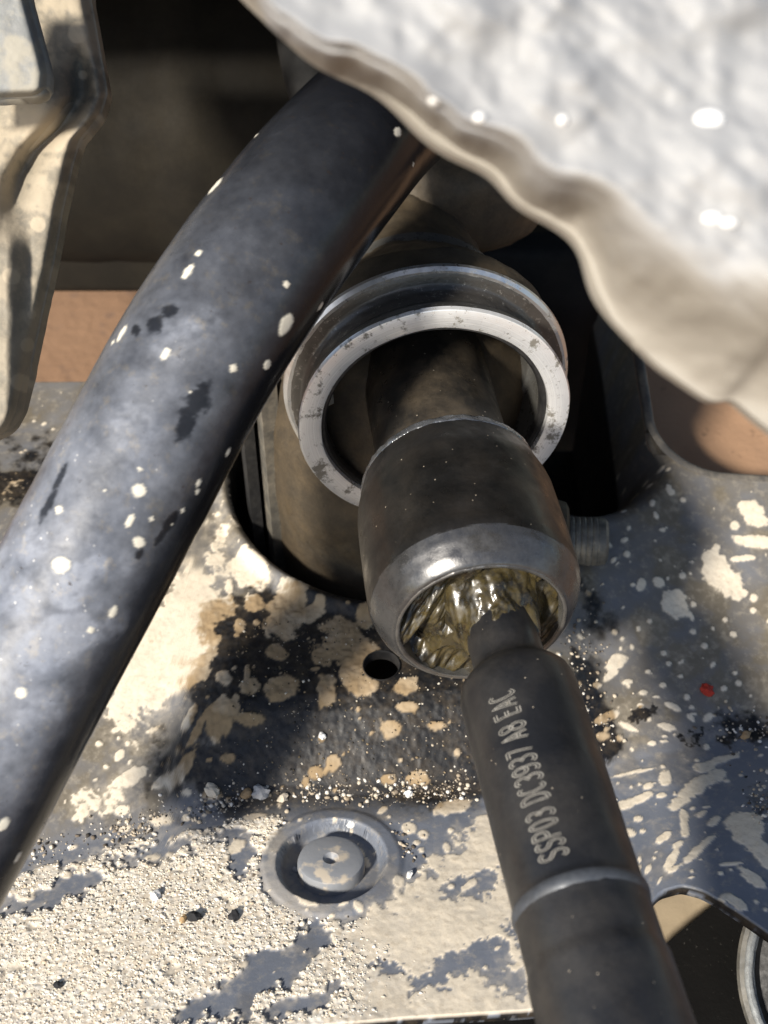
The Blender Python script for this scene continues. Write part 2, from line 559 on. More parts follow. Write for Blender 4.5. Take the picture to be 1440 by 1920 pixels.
def build_subframe():
    root = empty("subframe", (0, 150, -58), "grey painted steel subframe crusted with cream mud, under the steering rack", "subframe")
    NX, NY = 740, 640
    xs = np.linspace(-106, 108, NX)
    v = np.linspace(0, 1, NY)
    yf, yb = y_front(xs), y_back(xs)
    X = np.repeat(xs[:, None], NY, 1)
    Y = yf[:, None] + (yb - yf)[:, None] * v[None, :]
    X = X.copy()
    # snap rings of the openings so that their rims are round
    for sdf in (boss_sd, open_sd):
        e = 0.05
        sd = sdf(X, Y)
        gx = (sdf(X + e, Y) - sdf(X - e, Y)) / (2 * e)
        gy = (sdf(X, Y + e) - sdf(X, Y - e)) / (2 * e)
        k = np.where(np.abs(sd) < 0.22, sd, 0)
        X = X - gx * k
        Y = Y - gy * k
    for (cx, cy, R) in ((HOLE[0], HOLE[1], 3.6), (PLUG[0], PLUG[1], 9.6)):
        r = np.hypot(X - cx, Y - cy)
        near = np.abs(r - R) < 0.27
        k = np.where(near, R / np.maximum(r, 1e-6), 1)
        X = cx + (X - cx) * k
        Y = cy + (Y - cy) * k
    Z = base_h(X, Y)
    # ---- masks
    n1 = fbm(X / 7, Y / 7, seed=3, octv=5, gain=0.55)
    n2 = fbm(X / 2.2, Y / 2.2, seed=21, octv=4, gain=0.6)
    n3 = fbm(X / 0.9, Y / 0.9, seed=33, octv=3)
    wrp = fbm(X / 4.5, Y / 4.5, seed=52, octv=3)
    D = np.full_like(X, -0.95)
    yc = np.interp(X, CREASE[:, 0], CREASE[:, 1])
    dyc = Y - yc
    # the near flange carries the thick sandy crust, thinning to the right
    crust = sstep(2, -8, dyc) * sstep(34, 24, X)
    D = D + crust * 1.75
    D = D + 0.12 * sstep(30, 60, X)

    def gauss(lst, acc, sign):
        for (px, py, rx, ry, an, amt) in lst:
            c, A = px_blob(px, py, rx, ry, an)
            dx, dyy = X - c[0] + 1.5 * n2 + 2.2 * wrp, Y - c[1] + 1.3 * n3 + 1.8 * n1
            q = (A[0, 0] * dx + A[0, 1] * dyy) ** 2 + (A[1, 0] * dx + A[1, 1] * dyy) ** 2
            acc = acc + sign * amt * sstep(1.6, 0.35, np.sqrt(q))
        return acc

    D = gauss(MUDDY, D, 1)
    D = gauss(BARE, D, -1.25)
    film = sstep(-0.06, 0.12, D + 0.58 * n1 + 0.24 * n2 + 0.10 * fbm(X / 0.7, Y / 0.7, seed=35, octv=2))
    Bk = gauss(BLACK_SHADE, np.full_like(X, -0.55), 1)
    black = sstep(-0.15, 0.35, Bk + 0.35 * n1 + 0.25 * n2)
    rp0 = np.hypot(X - PLUG[0], Y - PLUG[1])
    film = film * sstep(12.6, 14.2, rp0 + 1.2 * n1)
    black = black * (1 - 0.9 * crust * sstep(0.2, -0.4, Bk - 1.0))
    # splats
    spl = np.zeros_like(X)

    def add_splat(c, A, wob, soft=0.10):
        R = 1.7 / math.sqrt(abs(np.linalg.det(A))) * 3
        i0, i1 = np.searchsorted(xs, [c[0] - R, c[0] + R])
        if i1 - i0 < 1: return
        sl = slice(max(i0, 0), i1)
        dx, dyy = X[sl] - c[0], Y[sl] - c[1]
        q = np.sqrt((A[0, 0] * dx + A[0, 1] * dyy) ** 2 + (A[1, 0] * dx + A[1, 1] * dyy) ** 2)
        q = q + wob * n2[sl] + 0.5 * wob * n3[sl]
        spl[sl] = np.maximum(spl[sl], sstep(1 + soft, 1 - soft, q))

    for (px, py, rx, ry, an) in SPLATS:
        c, A = px_blob(px, py, rx, ry, an)
        add_splat(c, A, 0.16 if max(rx, ry) < 16 else 0.26)
    for k in range(900):
        x = RNG.uniform(-95, 100)
        y = RNG.uniform(85, 240)
        r = 0.16 + 0.55 * RNG.random() ** 3
        el = 1 + 1.2 * RNG.random() ** 2
        an = RNG.normal(0.9, 0.5)
        if -28 < x < 30 and y > 138 and RNG.random() < 0.5: r *= 0.6
        ca, sa = math.cos(an), math.sin(an)
        A = np.array([[ca / (r * el), sa / (r * el)], [-sa / r, ca / r]])
        add_splat((x, y), A, 0.12, 0.2)
    haze_d = sstep(-0.75, 0.45, D + 0.5 * n1 + 0.35 * n2 + 0.25 * n3)
    mud = np.maximum(np.maximum(film * (0.86 + 0.14 * sstep(-0.6, 0.4, n2)), spl), 0.34 * haze_d * (1 - 0.9 * black))
    # sand crust relief
    w, wv = worley(X / 0.85, Y / 0.85, 5)
    w2, wv2 = worley(X / 0.5, Y / 0.5, 9)
    sandw = crust * film * sstep(8, -14, X + 8 * n1)
    sand = sandw * sstep(-0.5, 0.15, n1 * 0.5 + 0.3 + 0.4 * n2)
    relief = (0.55 - w) * 0.30 * sand * (0.4 + wv) + (0.5 - w2) * 0.25 * sand * wv2
    film_t = film * (0.14 + 0.05 * n2 + 0.30 * sand + 0.04 * n3)
    Z = Z + film_t + spl * (1 - film) * (0.20 + 0.06 * n3) + relief + 0.05 * n1
    # dents of the pressing
    Z = Z + 0.35 * fbm(X / 24, Y / 24, seed=8, octv=2)
    # debris crust of the black area
    Z = Z + black * 0.10 * n3 * sstep(0, 6, dyc)
    # ---- openings
    rb = boss_sd(X, Y)
    Z = Z + 2.2 * np.exp(-((rb - 1.6) / 1.9) ** 2) * (0.6 + 0.4 * sstep(10, -30, X)) * sstep(44, 30, X)
    Z = Z - 26 * (1 - np.clip(rb / 13, 0, 1)) ** 2.2 * sstep(34, 50, X)
    Z = np.where(rb < -0.05, -100, Z)
    rh = np.hypot(X - HOLE[0], Y - HOLE[1])
    rp = np.hypot(X - PLUG[0], Y - PLUG[1])
    prof = np.interp(rp, [0, 8.6, 9.2, 9.65, 10.2, 12.4, 13.4, 14.5], [-3.2, -3.2, -2.4, -0.3, 0.8, 0.6, 0.1, 0])
    Z = Z + prof
    SURF.update(xs=xs, yf=yf, yb=yb, Z=Z, sand=sand, mud=mud)
    # ---- rows of the folded front edge, and of the cut back edge
    def row(dy_, dz_, j):
        return np.stack([xs, Y[:, j] + dy_, Z[:, j] + dz_], -1)

    P = np.stack([X, Y, Z], -1)
    pre = np.stack([row(9, -3.4, 0), row(0.3, -3.2, 0), row(-0.4, -2.7, 0), row(-0.55, -1.4, 0), row(-0.4, -0.45, 0)], 1)
    post = np.stack([row(0.5, -0.8, -1), row(0.5, -5, -1), row(-2, -5.2, -1)], 1)
    P = np.concatenate([pre, P, post], 1)

    def padm(a): return np.concatenate([np.repeat(a[:, :1] * 0, 5, 1), a, np.repeat(a[:, -1:] * 0, 3, 1)], 1)
    en = fbm(xs[:, None] / 2.5 + np.zeros((1, 5)), np.arange(5)[None, :] * 0.7 + np.zeros((NX, 1)), seed=77, octv=4)
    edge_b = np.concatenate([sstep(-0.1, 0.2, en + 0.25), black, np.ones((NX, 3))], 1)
    holes = ((rb < 0.4) | (rh < 3.75)).astype(float)
    edge_b[:, 5:-3] = np.maximum(edge_b[:, 5:-3], holes)  # openings coloured black, the darkness inside them painted in
    mud = mud * (1 - holes)
    grime = np.clip(sstep(-6, 10, dyc) * (0.75 + 0.35 * n1) + 0.25 * sstep(0.1, 0.6, n1), 0, 1)
    col = np.stack([padm(mud), edge_b, padm(sand)], -1).reshape(-1, 3)
    col2 = np.repeat(padm(grime).reshape(-1, 1), 3, 1)
    # ---- material
    n = NT("muddy_paint")
    am, ab, asand = n.attr("mask")
    paint = n.mix(n.noise(0.12, 5), (0.125, 0.142, 0.175), (0.185, 0.20, 0.235))
    warm = n.mix(n.noise(0.12, 5), (0.115, 0.098, 0.074), (0.19, 0.165, 0.125))
    paint = n.mix(n.attr('grime')[0], paint, warm)
    dust = n.ramp(n.noise(0.5, 6, 0.7), [(0.52, 0.0), (0.75, 0.55)])
    paint = n.mix(dust, paint, (0.42, 0.37, 0.29))
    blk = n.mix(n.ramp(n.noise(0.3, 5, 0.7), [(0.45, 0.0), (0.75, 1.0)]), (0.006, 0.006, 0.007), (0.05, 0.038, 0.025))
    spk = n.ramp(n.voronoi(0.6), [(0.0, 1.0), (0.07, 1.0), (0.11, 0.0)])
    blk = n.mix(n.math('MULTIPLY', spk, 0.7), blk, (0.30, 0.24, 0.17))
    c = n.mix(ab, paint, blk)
    mudc = n.mix(n.noise(0.22, 5), (0.62, 0.54, 0.42), (0.72, 0.64, 0.515))
    mudc = n.mix(n.ramp(n.noise(0.9, 4, 0.7), [(0.5, 0.0), (0.8, 0.6)]), mudc, (0.40, 0.32, 0.225))
    shade_mud = n.mix(n.noise(0.35, 4), (0.22, 0.15, 0.08), (0.33, 0.235, 0.13))
    mudc = n.mix(n.math('MULTIPLY', ab, n.ramp(n.noise(0.1, 3), [(0.3, 0.55), (0.55, 0.95)])), mudc, shade_mud)  # mud inside the black mask browned, imitating the bar's shadow
    grains = n.t.nodes.new('ShaderNodeTexVoronoi')
    grains.inputs['Scale'].default_value = 1500
    n.link(n.co.outputs['Object'], grains.inputs['Vector'])
    gsep = n.t.nodes.new('ShaderNodeSeparateColor')
    n.link(grains.outputs['Color'], gsep.inputs[0])
    gcol = n.ramp(gsep.outputs[0], [(0.0, (0.56, 0.46, 0.34)), (0.25, (0.68, 0.60, 0.48)), (0.6, (0.75, 0.68, 0.57)), (0.9, (0.82, 0.78, 0.70))])
    mudc = n.mix(n.math('MULTIPLY', asand, 0.8), mudc, gcol)
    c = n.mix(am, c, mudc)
    rough = n.mix(am, n.mix(ab, 0.42, 0.5), 0.95)
    n.set(base=c, rough=rough, spec=n.mix(am, 0.5, 0.15))
    n.bump(n.noise(1.3, 5, 0.65), 0.12, 0.5)
    fac = grid_faces(NX, NY + 8)
    sdv = np.concatenate([np.ones((NX, 5)), open_sd(X, Y), open_sd(X, Y)[:, -1:].repeat(3, 1)], 1).ravel()
    rhv = np.concatenate([np.full((NX, 5), 99.0), rh, np.full((NX, 3), 99.0)], 1).ravel()
    fac = fac[(sdv[fac].mean(1) > 0.02) & (rhv[fac].mean(1) > 3.58)]
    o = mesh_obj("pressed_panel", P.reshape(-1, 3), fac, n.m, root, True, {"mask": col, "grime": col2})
    hz = float(base_h(HOLE[0], HOLE[1]))
    lathe("hole_edge", [(0.25, 3.75), (0.2, 3.6), (-2.4, 3.55)], (HOLE[0], HOLE[1], hz), (0, 0, 1), m_seal, root, 48)
    box_obj("hole_backing", (HOLE[0] - 14, HOLE[1] - 8, hz - 14), (HOLE[0] + 14, HOLE[1] + 22, hz - 12), m_seal, root, 0.5)  # added black plate, keeps the inside of the hole dark
    # rolled lip along the cut-out on the right
    a_ = np.radians(np.linspace(180, 270, 40))
    lx = np.concatenate([np.full(40, OX), OX + ORAD + ORAD * np.cos(a_), np.linspace(OX + ORAD, 108, 40)])
    ly = np.concatenate([np.linspace(285, OY + ORAD, 40), OY + ORAD + ORAD * np.sin(a_), np.full(40, OY)])
    nx_ = np.concatenate([np.full(40, 1.0), -np.cos(a_), np.zeros(40)])
    ny_ = np.concatenate([np.zeros(40), -np.sin(a_), np.full(40, 1.0)])
    lz = base_h(lx, ly) + 0.35 * fbm(lx / 24, ly / 24, seed=8, octv=2)
    rows = [np.stack([lx + nx_ * o_, ly + ny_ * o_, lz + z_], -1) for o_, z_ in ((-1.5, 0.1), (-0.6, 0.7), (0.2, 0.6), (0.6, -0.2), (0.7, -5), (-0.5, -5.5))]
    lip = mesh_obj("opening_lip", np.concatenate(rows), grid_faces(6, 120), m_lip, root, True, None, 60)
    fix_normals(lip)
    # plug button in the recess
    pm = NT("plug_paint")
    pc = pm.mix(pm.noise(0.2, 4), (0.20, 0.215, 0.24), (0.27, 0.275, 0.285))
    pmask = pm.ramp(pm.noise(0.22, 4, 0.5), [(0.52, 0.0), (0.60, 0.8)])
    pc = pm.mix(pmask, pc, (0.54, 0.46, 0.35))
    pm.set(base=pc, rough=pm.mix(pmask, 0.5, 0.95))
    pm.bump(pm.noise(1.0, 4), 0.1, 0.5)
    nrm = np.array([0, 0.27, 0.96])
    c0 = np.array([PLUG[0] - 0.2, PLUG[1] - 0.3, base_h(PLUG[0], PLUG[1]) - 4.6])
    b = lathe("plug_button", [(0, 6.3), (3.4, 6.2), (4.1, 5.95), (4.4, 5.3), (4.4, 1.5), (4.1, 1.15), (3.5, 0.8), (3.0, 0.05)], c0, nrm, pm.m, root, 64, 40)
    return root


subframe = build_subframe()

# ================================================================== STEERING RACK HOUSING
AX = np.array([0.121, -0.993, 0.0])
AX /= np.linalg.norm(AX)
RING = np.array([9.7, 183.0, 0.0])

m_cast = speckled("dirty_cast_aluminium", (0.055, 0.043, 0.030), (0.085, 0.068, 0.046), 0.62, (0.16, 0.115, 0.065), 0.5, 0.12, 0.25, 0.4, 1.5, 0.12)
m_clamp = speckled("dusty_steel_band", (0.10, 0.095, 0.085), (0.15, 0.14, 0.12), 0.5, (0.40, 0.35, 0.27), 0.6, 0.2, 0.3, 0.5, 1.5, 0.06)
m_dark = speckled("dark_bore", (0.07, 0.07, 0.068), (0.13, 0.128, 0.12), 0.3, (0.10, 0.09, 0.07), 0.5, 0.12, 0.2, 0.5)


def machined(name, dirt=0.5):
    n = NT(name)
    c = n.mix(n.noise(0.25, 5), (0.72, 0.72, 0.71), (0.58, 0.57, 0.55))
    d = n.ramp(n.noise(0.35, 6, 0.75), [(0.56, 0.0), (0.66, dirt)])
    c = n.mix(d, c, (0.07, 0.055, 0.035))
    n.set(base=c, metal=n.mix(d, 0.9, 0.0), rough=n.ramp(n.noise(0.8, 4), [(0.3, 0.26), (0.7, 0.46)]))
    n.bump(n.noise(1.8, 3, 0.6), 0.03, 0.6)
    return n.m


m_mach = machined("machined_aluminium", 0.9)
m_machd = machined("greasy_machined_groove", 1.0)


def build_housing():
    root = empty("steering_rack_housing", (2, 213, -60), "brown weathered steering rack housing with bright machined end ring around the rod", "steering rack")
    jit = lambda s, th: 0.12 * vnoise(np.cos(th) * 3 + s * 0.3, np.sin(th) * 3, seed=4)
    lathe("tube", dense([(-11.5, 26.6), (-19, 26.4), (-30, 20.5), (-42, 17.5), (-62, 17), (-90, 19)], 1.0), RING, AX, m_cast, root, 128, 60, lambda s, th: 0.35 * fbm(np.cos(th) * 5 + s * 0.2, np.sin(th) * 5 + s * 0.1, seed=14, octv=3))
    lathe("shoulder_ring", [(-12.5, 26.0), (-12.2, 27.3), (-11.3, 27.95), (-10.6, 27.85), (-10.0, 27.2), (-9.95, 26.5)], RING, AX, m_mach, root, 160, 25, jit)
    n = NT("greasy_neck")
    c = n.mix(n.noise(0.2, 5), (0.05, 0.047, 0.042), (0.12, 0.11, 0.10))
    spk = n.ramp(n.noise(0.9, 5, 0.8), [(0.58, 0.0), (0.68, 0.9)])
    c = n.mix(spk, c, (0.35, 0.33, 0.30))
    n.set(base=c, metal=0.55, rough=0.34)
    n.bump(n.noise(1.2, 4, 0.7), 0.12, 0.7)
    lathe("neck", dense([(-10.0, 26.7), (-9.8, 26.3), (-9.3, 24.6), (-8.2, 24.0), (-5.2, 24.0), (-4.4, 24.6), (-3.2, 25.3), (-1.0, 25.9), (-0.8, 25.9)], 0.4), RING, AX, n.m, root, 160, 60, lambda s, th: 0.10 * fbm(np.cos(th) * 14, np.sin(th) * 14 + s, seed=6, octv=3))
    # end face with turning marks
    f = NT("turned_end_face")
    tcx, u_, w_ = frame_of(AX)
    rad = f.t.nodes.new('ShaderNodeVectorMath')
    rad.operation = 'DISTANCE'
    f.link(f.co.outputs['Object'], rad.inputs[0])
    rad.inputs[1].default_value = tuple(mm2w([RING])[0])
    wv = f.t.nodes.new('ShaderNodeTexNoise')
    wv.noise_dimensions = '1D'
    f.link(f.math('MULTIPLY', rad.outputs['Value'], 3500.0), wv.inputs['W'])
    wv.inputs['Scale'].default_value = 1
    wv.inputs['Detail'].default_value = 3
    c = f.mix(wv.outputs[0], (0.66, 0.66, 0.66), (0.96, 0.96, 0.95))
    dd = f.ramp(f.noise(0.18, 6, 0.78), [(0.53, 0.0), (0.60, 0.85)])
    c = f.mix(dd, c, (0.10, 0.085, 0.055))
    c = f.mix(f.ramp(f.noise(0.8, 4, 0.7), [(0.62, 0.0), (0.70, 0.7)]), c, (0.12, 0.10, 0.07))
    f.set(base=c, metal=f.mix(dd, 0.55, 0.1), rough=f.ramp(f.noise(0.5, 4), [(0.3, 0.26), (0.7, 0.5)]))
    f.bump(wv.outputs[0], 0.06, 0.7)
    lathe("end_face", [(-0.9, 25.95), (-0.2, 25.7), (0, 25.2), (0.05, 24), (0, 22.4), (-0.3, 21.7), (-1.4, 21.5)], RING, AX, f.m, root, 160, 30, jit)
    lathe("bore_seal", [(-1.2, 21.6), (-1.0, 20.9), (-1.6, 20.5), (-3.2, 20.4), (-3.4, 21.4)], RING, AX, m_seal, root, 128, 30)
    lathe("bore", [(-1.3, 21.5), (-14, 21.5), (-14.2, 20.6), (-34, 20.0), (-34.2, 12.0)], RING, AX, m_dark, root, 96, 30)
    # vertical boss that stands in the cradle of the subframe
    bc = (4.0, 213.0)
    prof = dense([(-98, 29.0), (-46, 30.0), (-30, 30.6), (-18, 30.0), (-6, 27.5), (4, 22), (8, 15), (9, 2)], 1.2)
    lathe("boss", prof, (bc[0], bc[1], 0), (0, 0, 1), m_cast, root, 128, 60, lambda s, th: 0.25 * fbm(np.cos(th) * 6, np.sin(th) * 6 + s * 0.15, seed=19, octv=3))
    # dusty clamp band on the left of the boss and the sleeve lip beyond it
    def band(name, a0, a1, r0, r1, z0, z1, mat):
        th = np.radians(np.linspace(a0, a1, 24))
        V, Fc = [], []
        rows = [(r0, z0), (r1, z0), (r1 + 0.2, z0 + 0.5), (r1 + 0.2, z1 - 0.5), (r1, z1), (r0, z1)]
        for (r, z) in rows:
            V.append(np.stack([bc[0] + r * np.cos(th), bc[1] + r * np.sin(th), np.full_like(th, z)], -1))
        V = np.concatenate(V)
        fa = [tuple(q) for q in grid_faces(len(rows), 24).tolist()]
        nn = 24
        fa.append(tuple(i * nn for i in range(len(rows))))
        fa.append(tuple(i * nn + nn - 1 for i in range(len(rows)))[::-1])
        o = mesh_obj(name, V, fa, mat, root, True, None, 30)
        fix_normals(o)
    band("clamp_band", 165, 206, 28.5, 32.0, -95, -4, m_clamp)
    band("rubber_sleeve", 150, 200, 33.2, 35.4, -95, -10, m_seal)
    # casting lug behind the bar
    bm = bmesh.new()
    bmesh.ops.create_icosphere(bm, subdivisions=4, radius=1)
    V = np.array([v.co for v in bm.verts])
    fa = [tuple(v.index for v in f_.verts) for f_ in bm.faces]
    bm.free()
    V = V * (1 + 0.08 * fbm(V[:, 0] * 2, V[:, 1] * 2, V[:, 2] * 2, seed=3))[:, None]
    V = V * np.array([24, 20, 16]) + np.array([14, 252, 12])
    mesh_obj("casting_lug", V, fa, m_cast, root)
    # torn paper-pale flake of the bearing sleeve inside the bore
    a, u, w = frame_of(AX)
    fl = speckled("pale_sleeve", (0.30, 0.27, 0.21), (0.42, 0.38, 0.30), 0.7, (0.55, 0.5, 0.4), 0.6, 0.3)
    th0 = math.radians(62)
    rows = []
    for i, t in enumerate(np.linspace(0, 1, 14)):
        ang = th0 + t * 0.55
        wd = 4.5 * math.sin(math.pi * (0.15 + 0.8 * t))
        for k in range(4):
            s = -9 - wd * k / 3 + 0.4 * math.sin(i * 1.7)
            r = 19.6 - 1.2 * (k / 3)
            rows.append(RING + a * s + u * r * math.cos(ang) + w * r * math.sin(ang))
    rows = np.array(rows)
    V = np.concatenate([rows, rows - u * 0.5])
    fa = [tuple(q) for q in grid_faces(14, 4).tolist()] + [tuple(q[::-1]) for q in (grid_faces(14, 4) + 56).tolist()]
    mesh_obj("sleeve_flake", V, fa, fl, root)
    # threaded end of the clamp bolt with its nut
    zc = np.array([31.0, 191.0, -40.5])
    bx = np.array([0.97, -0.08, 0.05])
    lathe("bolt_seat", [(-6, 10), (4, 9.5), (8, 8.3), (8.6, 7.2), (8.6, 1)], zc, bx, m_cast, root, 48, 35)
    pr = [(8, 5.1)]
    for k in range(5):
        s = 8.6 + k * 1.25
        pr += [(s, 5.1), (s + 0.3, 5.24), (s + 0.95, 5.26), (s + 1.2, 5.14)]
    pr += [(15.0, 5.2), (16.4, 5.0), (17.0, 4.3), (17.1, 0.05)]
    lathe("bolt_end", pr, zc, bx, m_clamp, root, 48, 20)
    return root


housing = build_housing()

# ================================================================== RACK BAR AND TIE ROD
m_rack = speckled("oily_rack_steel", (0.022, 0.020, 0.018), (0.045, 0.040, 0.033), 0.36, (0.16, 0.125, 0.085), 0.75, 0.10, 0.35, 0.5, 1.8, 0.05, 0.05)
rk = lathe("rack_bar", dense([(-33.9, 12.3), (14.5, 12.3), (15.2, 11.9), (16.4, 11.6)], 2), RING + np.array([0, 0, 0.0]), AX, m_rack, None, 96, 40, lambda s, th: 0.04 * fbm(np.cos(th) * 6, np.sin(th) * 6 + s * .3, seed=2), (True, True))
tag(rk, "oily dark steel rod reaching out of the bright ring into the black socket", "rack bar")

m_black = speckled("black_oxide", (0.010, 0.010, 0.010), (0.018, 0.017, 0.016), 0.36, (0.065, 0.055, 0.045), 0.4, 0.09, 0.35, 0.5, 2.0, 0.04, 0.035)
m_rodm = speckled("satin_black_rod", (0.011, 0.012, 0.014), (0.018, 0.018, 0.020), 0.42, (0.065, 0.059, 0.051), 0.65, 0.05, 0.15, 0.5, 2.0, 0.05, 0.03)
m_worn = speckled("worn_steel_edge", (0.16, 0.155, 0.15), (0.30, 0.29, 0.275), 0.32, (0.05, 0.045, 0.04), 0.6, 0.15, 0.75, 0.5, 2.0, 0.05)

m_ragged = speckled("ragged_bright_edge", (0.10, 0.105, 0.115), (0.55, 0.57, 0.60), 0.26, (0.02, 0.02, 0.02), 0.9, 0.22, 0.8, 0.5, 2.0, 0.15)
m_rim = speckled("satin_steel_rim", (0.085, 0.085, 0.088), (0.16, 0.158, 0.155), 0.30, (0.04, 0.04, 0.042), 0.7, 0.15, 0.7, 0.5, 2.0, 0.04)
BALL = RING + AX * 41.0
ROD_A = np.array([20.0, 123.8, 0.0])
ROD_B = np.array([28.9, 69.0, -0.3])
RAX = (ROD_B - ROD_A)
RAX /= np.linalg.norm(RAX)


def build_tie_rod():
    root = empty("inner_tie_rod", tuple(RING + AX * 50 + np.array([0, 0, -18])), "black tie rod with grease-filled ball socket and stamped lettering", "tie rod")
    d1 = lambda s, th: 0.05 * fbm(np.cos(th) * 5, np.sin(th) * 5 + s * 0.2, seed=5)
    lathe("socket_body", dense([(16.0, 11.6), (16.0, 14.9), (16.5, 15.5), (19, 16.2), (23.5, 17.3), (25, 17.5), (36, 17.75), (43.2, 17.75), (44.6, 17.5)], 0.8), RING, AX, m_black, root, 144, 34, d1)
    lathe("socket_back_edge", dense([(15.8, 14.3), (15.85, 15.1), (16.3, 15.7), (16.9, 15.85), (17.6, 16.0), (18.1, 15.7)], 0.2), RING, AX, m_ragged, root, 180, 60, lambda s, th: 0.16 * fbm(np.cos(th) * 16 + s, np.sin(th) * 16, seed=8))
    lathe("socket_rim", dense([(44.4, 17.55), (46.2, 16.9), (48.4, 15.6), (49.7, 14.5), (50.1, 13.9), (49.9, 13.3)], 0.4), RING, AX, m_rim, root, 144, 60, lambda s, th: 0.06 * fbm(np.cos(th) * 9, np.sin(th) * 9 + s, seed=9))
    lathe("socket_lip", [(49.5, 14.2), (50.15, 13.95), (50.2, 13.6), (49.8, 13.25)], RING, AX, m_worn, root, 144, 60, lambda s, th: 0.05 * fbm(np.cos(th) * 9, np.sin(th) * 9 + s, seed=19))
    lathe("socket_cup", [(50.0, 13.35), (46, 13.0), (41, 12.6), (36, 11), (32, 6), (31, 0.1)], RING, AX, m_dark, root, 72, 40)
    # grease, a lumpy glossy ring in the mouth of the socket
    n = NT("amber_grease")
    c = n.mix(n.noise(0.3, 5), (0.030, 0.023, 0.009), (0.078, 0.060, 0.025))
    c = n.mix(n.ramp(n.noise(0.25, 5, 0.7), [(0.45, 0.0), (0.58, 0.92)]), c, (0.010, 0.009, 0.007))
    c = n.mix(n.ramp(n.noise(0.5, 4, 0.7), [(0.60, 0.0), (0.72, 0.6)]), c, (0.17, 0.145, 0.09))
    n.set(base=c, rough=n.ramp(n.noise(0.4, 4), [(0.35, 0.14), (0.65, 0.55)]), spec=0.5, coat=0.12, coatr=0.1, sss=0.12)
    n.b.inputs['Subsurface Scale'].default_value = 0.0012
    n.b.inputs['Subsurface Radius'].default_value = (1.0, 0.7, 0.3)
    n.bump(n.noise(0.6, 4, 0.6), 0.25, 0.45)
    a, u, w = frame_of(AX)
    NR, NT_ = 90, 320
    rr = np.linspace(3.4, 13.3, NR)
    th = np.linspace(0, 2 * math.pi, NT_, endpoint=False)
    R, T = np.meshgrid(rr, th, indexing='ij')
    gx, gy = R * np.cos(T), R * np.sin(T)
    low = sstep(7, -5, gx)                       # the lower half of the mouth is packed fuller
    S = 46.0 + 2.4 * low + 1.2 * fbm(gx / 3.4 + 0.4 * gy, gy / 5.0, seed=31, octv=4, gain=0.45) + 0.6 * sstep(10.5, 13, R)
    S = S + 1.6 * low * np.exp(-((R - 6.0) / 2.0) ** 2)
    S = S - 3.0 * np.exp(-((gx + 6) / 2.2) ** 2 - ((gy - 10) / 2.0) ** 2) - 2.0 * np.exp(-((gx + 9) / 2.0) ** 2 - ((gy + 6) / 2.5) ** 2)
    S = np.minimum(S, 49.6)
    V = RING + a * S[..., None] + u * gx[..., None] + w * gy[..., None]
    g = mesh_obj("grease", V.reshape(-1, 3), grid_faces(NR, NT_, True), n.m, root)
    fix_normals(g)
    # rod
    a0 = float(np.dot(BALL - ROD_A, RAX))
    bprof = [(a0 - 10.8, 0.3), (a0 - 9.5, 5.0), (a0 - 6, 8.7), (a0 - 3, 10.1), (a0, 10.6), (a0 + 3, 10.1), (a0 + 5.5, 8.8), (a0 + 7.6, 7.2), (a0 + 8.5, 5.8)]
    mb = NT("oily_ball")
    mb.set(base=mb.mix(mb.noise(0.2, 4), (0.02, 0.019, 0.015), (0.07, 0.055, 0.025)), metal=0.35, rough=0.16, coat=0.6, coatr=0.05)
    mb.bump(mb.noise(0.6, 4, 0.6), 0.25, 0.5)
    lathe("ball", dense(bprof, 0.8), ROD_A, RAX, mb.m, root, 96, 60)
    prof = [(a0 + 7.0, 5.9), (a0 + 9.5, 5.8), (-1.0, 5.7), (0.2, 6.2), (1.6, 7.8), (2.8, 8.7), (4.2, 9.1), (6, 9.2),
            (39.2, 9.15), (39.8, 9.4), (40.6, 9.45), (41.4, 9.25), (47.5, 9.3), (48.4, 9.35), (49.2, 9.6), (75, 9.9)]
    lathe("rod", dense(prof, 1.0), ROD_A, RAX, m_rodm, root, 112, 34, lambda s, th: 0.035 * fbm(np.cos(th) * 4, np.sin(th) * 4 + s * 0.15, seed=12), (False, True))
    lathe("grease_smear", dense([(a0 + 5.0, 9.3), (a0 + 7.5, 7.9), (a0 + 9.5, 6.7), (a0 + 12, 6.1), (a0 + 14, 5.5)], 0.25), ROD_A, RAX, n.m, root, 160, 80, lambda s_, th: 0.9 * fbm(np.cos(th) * 2.2 + s_ * 0.25, np.sin(th) * 2.2, seed=63, octv=4) - 0.15)
    lathe("collar_ring", [(39.3, 9.1), (39.7, 9.45), (40.3, 9.58), (41.0, 9.48), (41.5, 9.15)], ROD_A, RAX, speckled("worn_grey_ridge", (0.04, 0.045, 0.055), (0.11, 0.12, 0.135), 0.5, (0.03, 0.03, 0.03), 0.7, 0.2, 0.3), root, 112, 60, lambda s, th: 0.03 * fbm(np.cos(th) * 9, np.sin(th) * 9, seed=15))
    # stamped lettering along the rod
    def arc(cx, cy, rx, ry, a0_, a1_, k=9):
        t = np.radians(np.linspace(a0_, a1_, k))
        return [(cx + rx * math.cos(q), cy + ry * math.sin(q)) for q in t]
